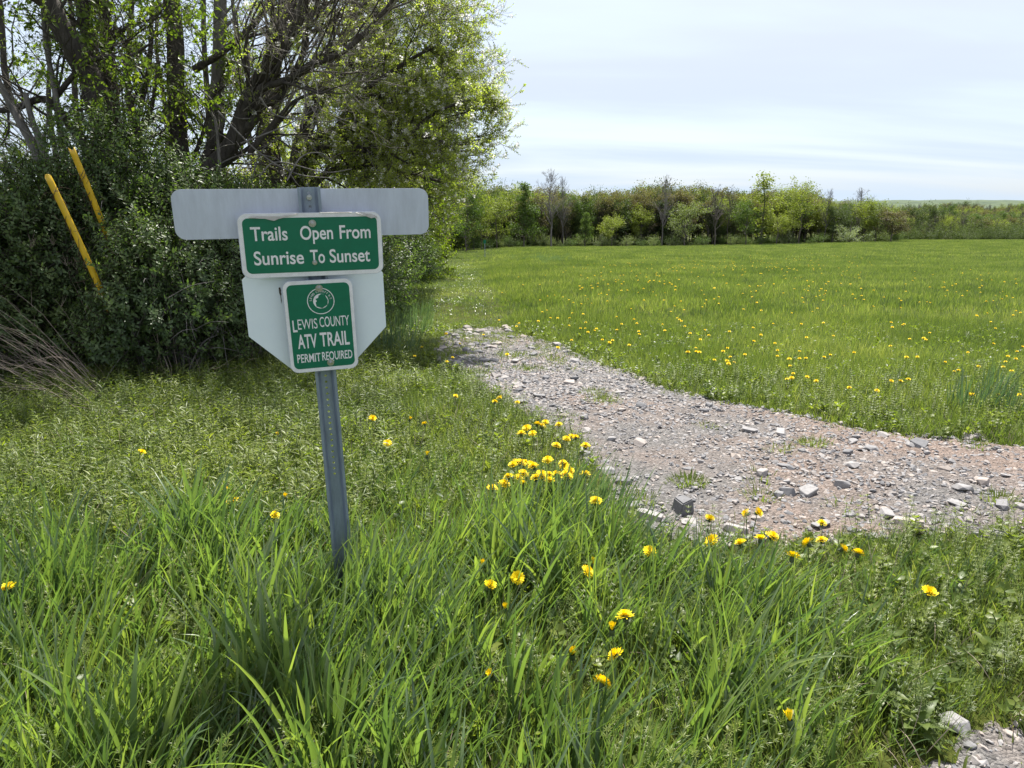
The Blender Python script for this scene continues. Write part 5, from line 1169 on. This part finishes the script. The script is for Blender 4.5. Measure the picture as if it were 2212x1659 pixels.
def stones():
    RK = [rock(f'stone_{i}', i, [.18, .24, .3, .36][i % 4]) for i in range(10)]; RS = [hidden(f'pebble_{i}', m) for i, m in enumerate(RK)]
    bm = bmesh.new(); bmesh.ops.create_cube(bm, size=1); rr = random.Random(3)
    for v in bm.verts: v.co.x *= .62+.12*rr.random()-(.22 if v.co.z > 0 else 0); v.co.y *= .55+.1*rr.random(); v.co.z *= .5; v.co.z += .12*rr.random(); v.co.x += .1*(v.co.z > .2)
    bmesh.ops.bevel(bm, geom=bm.edges[:], offset=.035, segments=2, affect='EDGES'); bmesh.ops.triangulate(bm, faces=bm.faces[:])
    block = bpy.data.meshes.new('block_stone'); bm.to_mesh(block); bm.free(); block.materials.append(M['stone']); RK.append(block)
    def gzs(x, y): return gz(x, y)+.012
    def put(x, y, s, label, group=None, k=None, rx=None, zs=1.):
        o = link('stone', RK[rnd.randrange(10) if k is None else k]); o.location = (x, y, gzs(x, y)+s*.08); o.rotation_euler = rx or (rnd.uniform(-.25, .25), rnd.uniform(-.25, .25), rnd.uniform(0, 6.28)); o.scale = (s, s, s*zs); tag(o, label, 'stone', group)
    big = [((1472, 1108), .105, 'large upright block shaped rock at the near gravel edge', 10, 1.25), ((1745, 1070), .10, 'dark pointed rock in the middle of the gravel', 2, 1.1), ((1648, 1030), .07, 'small angular rock catching shade in mid gravel', 3, 1.2), ((1910, 1118), .10, 'pale flat slab near the lower gravel edge', 0, 1),
           ((2080, 1062), .09, 'rounded grey rock lying at the right of the gravel', 1, 1), ((2100, 950), .11, 'flat topped rock at the far right gravel edge', 1, 1), ((1985, 965), .11, 'low pale rock where the field grass meets the gravel', 2, .8), ((1882, 975), .09, 'flat brown rock in the reddish dirt', 1, .8),
           ((1842, 958), .06, 'small rock left of the flat brown one', 2, 1), ((2120, 1048), .07, 'small angular rock at the right', 3, 1), ((1400, 1125), .12, 'pale broken slab beside the large upright rock', 0, 1), ((1360, 1100), .12, 'rough pale slab partly under the grass edge', 0, 1),
           ((1310, 1025), .10, 'dark flat stone right of the dandelion cluster', 1, .9), ((1383, 962), .09, 'brown wedge stone beyond the dandelion cluster', 1, .9), ((1322, 955), .06, 'small brown stone above the dandelion cluster', 3, 1), ((1268, 935), .07, 'flat dark stone above the upper dandelions', 1, .9),
           ((1230, 832), .11, 'dark rock near the top left of the gravel', 2, 1), ((1240, 822), .09, 'second dark rock touching the first near the top left', 2, .9), ((1202, 750), .12, 'dark rounded rock on the grass edge at the top of the gravel', 3, .9), ((1138, 832), .08, 'small dark rock left of the paired dark rocks', 2, 1), ((1090, 822), .09, 'brown rock at the left side of the gravel', 1, 1),
           ((1180, 822), .08, 'grey wedge between the dark rocks', 3, 1), ((1165, 860), .1, 'flat brown plate of rock at mid left gravel', 0, .9), ((1125, 872), .1, 'another flat brown plate at the left gravel edge', 0, .9), ((1620, 935), .1, 'flat pale rock high in the gravel', 0, 1), ((1690, 942), .11, 'broad low rock right of the flat pale one', 0, 1),
           ((1240, 785), .12, 'dark slab pile stone at the top of the gravel', 1, 1), ((1110, 785), .13, 'pale slab in the pile at the top of the gravel', 0, 1), ((1150, 770), .13, 'white-grey slab at the top of the gravel', 0, 1), ((1770, 1140), .09, 'flat dark stone behind the edge-on dandelion', 0, 1), ((1960, 1140), .12, 'long pale slab at the near right gravel edge', 0, 1),
           ((1590, 1152), .1, 'low pale stone in front of the gravel', 0, 1), ((2170, 1100), .1, 'pale flat stone at the right edge', 0, 1), ((2060, 1570), .07, 'grey stone half buried in the bottom right dirt', 1, .8)]
    for (uv, s, wd, k, zs) in big:
        p = G(*uv); put(p[0], p[1], s*1.5, wd, None, k, (rnd.uniform(-.15, .15), rnd.uniform(-.15, .15), rnd.uniform(0, 6.28) if k < 10 else .35), zs)
    r = np.random.RandomState(31); n = 0; lo, hi = TRACK.min(0), np.minimum(TRACK.max(0), [9, 14])
    left = 300-len(big)
    while n < left:
        x, y = r.uniform(lo[0], hi[0]), r.uniform(lo[1], hi[1])
        if not in_view(x, y, .3): continue
        b = float(bare(np.array([x]), np.array([y]))[0])
        if b > .05: continue
        top = x < 0 and y > 7
        if not top and r.rand() < .25: continue
        s = r.uniform(.07, .15) if top else .045+.075*r.rand()**2.2
        put(x, y, s*(1.15 if y > 6 else 1), *(('loose pale stone in the heap at the far top end of the gravel', 'stones heaped at the far end of the gravel') if top else ('loose stone on the reddish dirt in the right part of the gravel track', 'loose stones on the right part of the gravel') if x > 2.2 else ('loose grey stone scattered on the middle of the gravel track', 'loose stones on the middle of the gravel')), int(r.randint(10))); n += 1
    # gravel
    x = r.uniform(lo[0], min(hi[0], 9), 150000); y = lo[1]+(min(hi[1], 14)-lo[1])*r.rand(150000)**1.25; k = in_view(x, y, .4); x, y = x[k], y[k]; b = bare(x, y); k = b < .06; x, y, b = x[k], y[k], b[k]
    dens = np.clip(.62+.5*wob(x*.6, y*.6+2, .35), .12, 1)*(1-.5*ss(x, 1.4, 3.6))*(1-.35*ss(y, 8, 11)); k = r.rand(len(x)) < dens; x, y = x[k], y[k]
    px = r.uniform(PATCH[:, 0].min(), PATCH[:, 0].max(), 9000); py = r.uniform(PATCH[:, 1].min(), PATCH[:, 1].max(), 9000); kb = sdist(np.stack([px, py], -1), PATCH) < 0; px, py = px[kb][:700], py[kb][:700]
    x = np.concatenate([x, px]); y = np.concatenate([y, py]); n = len(x)
    s = .009+.042*r.rand(n)**2.6+.008*(y > 6); print('gravel', n)
    scatter('gravel', np.stack([x, y, ground(x, y)+.014], -1), np.stack([r.uniform(-.5, .5, n), r.uniform(-.5, .5, n), r.uniform(0, 6.28, n)], -1), s, r.randint(0, 10, n), RS)
stones()

# ------------------------------------------------------------------ yellow tubes, dry stems, marker post
def guards():
    m = plain('yellow_plastic', (.62, .40, .02), .45, noise=.12, nsc=8)
    vm = plain('dry_vine', (.10, .065, .04), .8)
    for k, (a, b, Y0, Y1, wd) in enumerate([((103, 380), (262, 735), 6.85, 7.15, 'left one of two leaning yellow guy wire guard tubes at the wood edge'), ((155, 322), (262, 600), 7.35, 7.7, 'right, upper one of two leaning yellow guy wire guard tubes')]):
        p0, p1 = P(*a, Y0), P(*b, Y1); d = p1-p0; L = np.linalg.norm(d); d /= L; n = 28
        rt = root('guy_wire_guard', tuple(p1), wd, 'guard tube', 'yellow guy wire guards')
        pts = np.array([p0+d*L*t+np.array([math.sin(t*3.1)*.02, 0, 0]) for t in np.linspace(0, 1, n)])
        A = unit(np.cross(d, [0, 1, 0])); Bv = np.cross(d, A); sides = 16; V = []; Fs = []
        for shell, rr in enumerate((.029, .0255)):
            for i in range(n):
                for q in range(sides+1):
                    ang = rad(20)+(2*math.pi-rad(12))*q/sides-1.9
                    ex = .03*(math.sin(ang*2+k*2)) if i == 0 else 0
                    V.append(pts[i]+(A*math.cos(ang)+Bv*math.sin(ang))*rr-d*ex*.6)
        S = sides+1
        for sh in range(2):
            for i in range(n-1):
                for q in range(sides):
                    o = sh*n*S; f = (o+i*S+q, o+i*S+q+1, o+(i+1)*S+q+1, o+(i+1)*S+q); Fs.append(f if sh else f[::-1])
        for q in range(sides): Fs.append((q, q+1, n*S+q+1, n*S+q))
        link('tube', mesh_from('tube', V, Fs, [m]), rt, world_coords=True)
        r = random.Random(5+k); pl = []
        for w in range(3):
            t = np.linspace(r.uniform(.0, .1), r.uniform(.75, 1), 160); ph = r.uniform(0, 6); tw = r.uniform(22, 34)
            c = p0+np.outer(t*L, d); rr = .0315+.004*np.sin(t*40+w)+.012*np.maximum(0, np.sin(t*9+ph*2))**6
            ang = ph+t*tw+1.2*np.sin(t*13+ph); pl.append((c+(np.outer(np.cos(ang), A)+np.outer(np.sin(ang), Bv))*rr[:, None], np.full(160, .0034)))
        for w in range(16):
            t = r.uniform(.05, .95); c = p0+d*t*L+Bv*.03*0; e = c+np.array([r.uniform(-.16, .16), -r.uniform(0, .08), r.uniform(-.12, .1)])
            pl.append((smooth([c, (c+e)/2+np.array([0, -.04, r.uniform(-.04, .05)]), e], 4), np.full(9, .0016)))
        v, f = tubes(pl, 4); link('dry_vine', mesh_from('dry_vine', v, f, [vm]), rt, world_coords=True)
guards()
def dry():
    r = np.random.RandomState(3); pl = []
    def stem(a, b, Y0, Y1, rr, sag=0.):
        p, q = P(*a, Y0), P(*b, Y1); mid = (p+q)/2+np.array([r.randn()*.07, r.randn()*.06, sag+r.randn()*.05]); pts = smooth([p, mid, q], 5)+r.randn(11, 3)*.008; pl.append((pts, np.linspace(rr, rr*.4, 11)))
    for k in range(210):   # flattened bundle
        u0 = r.uniform(20, 250); v0 = 775+(u0-20)*.38+r.randn()*30; u1 = u0-r.uniform(120, 420); v1 = v0-r.uniform(40, 300)*(u0-u1)/320
        y0 = G(u0, max(v0, 790))[1]; stem((u0, v0), (u1, v1), y0, y0+r.uniform(-.5, .6), r.uniform(.0014, .0027), r.uniform(-.05, .22))
    for k in range(70):   # standing dead stalks
        u0 = r.uniform(30, 400); v0 = r.uniform(770, 840); y0 = G(u0, v0)[1]; u1 = u0-r.uniform(10, 150); v1 = v0-r.uniform(90, 300); stem((u0, v0), (u1, v1), y0, y0+r.uniform(-.1, .3), .0032, .03)
        b = P(u1, v1, y0+.1)
        for q in range(6): d = unit(np.array([r.randn()*.5, r.randn()*.3, 1])); e = b+d*r.uniform(.05, .16); pl.append((np.array([b, (b+e)/2+r.randn(3)*.01, e]), np.array([.0018, .0015, .001])))
    for k in range(160):  # litter beneath the shrubs
        u0 = r.uniform(250, 560); v0 = r.uniform(740, 850); y0 = G(u0, max(v0, 800))[1]; stem((u0, v0), (u0+r.uniform(-90, 90), v0-r.uniform(-5, 70)), y0+.1, y0+r.uniform(-.2, .3), .0025)
    v, f = tubes(pl, 4); o = link('dry_stems', mesh_from('dry_stems', v, f, [bark_mat('dead_stalk', (.24, .19, .15), (.42, .35, .29), 12, .1)])); tag(o, 'tangle of pale dead stalks lying at the foot of the wood on the left', 'dry stems', kind='stuff')
    # pale bowed twigs hanging above the sign
    pl = []
    tw = [[(470, 240), (560, 330), (640, 375), (720, 385)], [(440, 375), (520, 335), (600, 345), (640, 395), (655, 405)], [(560, 210), (600, 250), (700, 262), (760, 255)], [(520, 310), (620, 270), (690, 230)], [(540, 400), (570, 320), (640, 290), (700, 340), (740, 330)], [(430, 190), (500, 250), (560, 255), (640, 250)], [(620, 390), (650, 340), (690, 330), (720, 350)], [(500, 130), (580, 160), (660, 150), (760, 170)], [(560, 380), (600, 350), (700, 372), (760, 365)]]
    for L in tw:
        y = r.uniform(8.4, 9.6); pl.append((smooth([P(u, v, y+i*.1) for i, (u, v) in enumerate(L)], 8), np.linspace(.011, .005, 8*(len(L)-1)+1)))
    v, f = tubes(pl, 5); b = base_at(470, 9.2); rt = root('dead_sapling', tuple(b), 'pale dead sapling with bowed twigs just above the long sign', 'sapling')
    st = smooth([b+np.array([0, 0, -.1]), b+np.array([.05, 0, 1.]), P(470, 300, 9.2), P(455, 240, 9.1)], 5); sv, sf = tubes([(st, np.linspace(.03, .014, len(st)))], 6); link('trunk', mesh_from('trunk', sv, sf, [BARKG]), rt, world_coords=True)
    o = link('twigs', mesh_from('twigs', v, f, [BARKG]), rt, world_coords=True)
dry()
def marker():
    Y = 60; x = X(1047, Y); z = gz(x, Y); rt = root('trail_marker_post', (x, Y, z), 'small thin marker post with green blaze far down the grass track', 'marker post')
    v, f = tubes([(np.array([[0, 0, -.1], [0, 0, .6], [0, 0, 1.35]]), np.array([.03, .03, .03]))], 6); link('post', mesh_from('post', v, f, [M['galv']]), rt)
    prism('blaze', rrect(.22, .3, .03, 3), -.032, -.036, M['retro_green'], rt).location = (0, 0, 1.3)
marker()
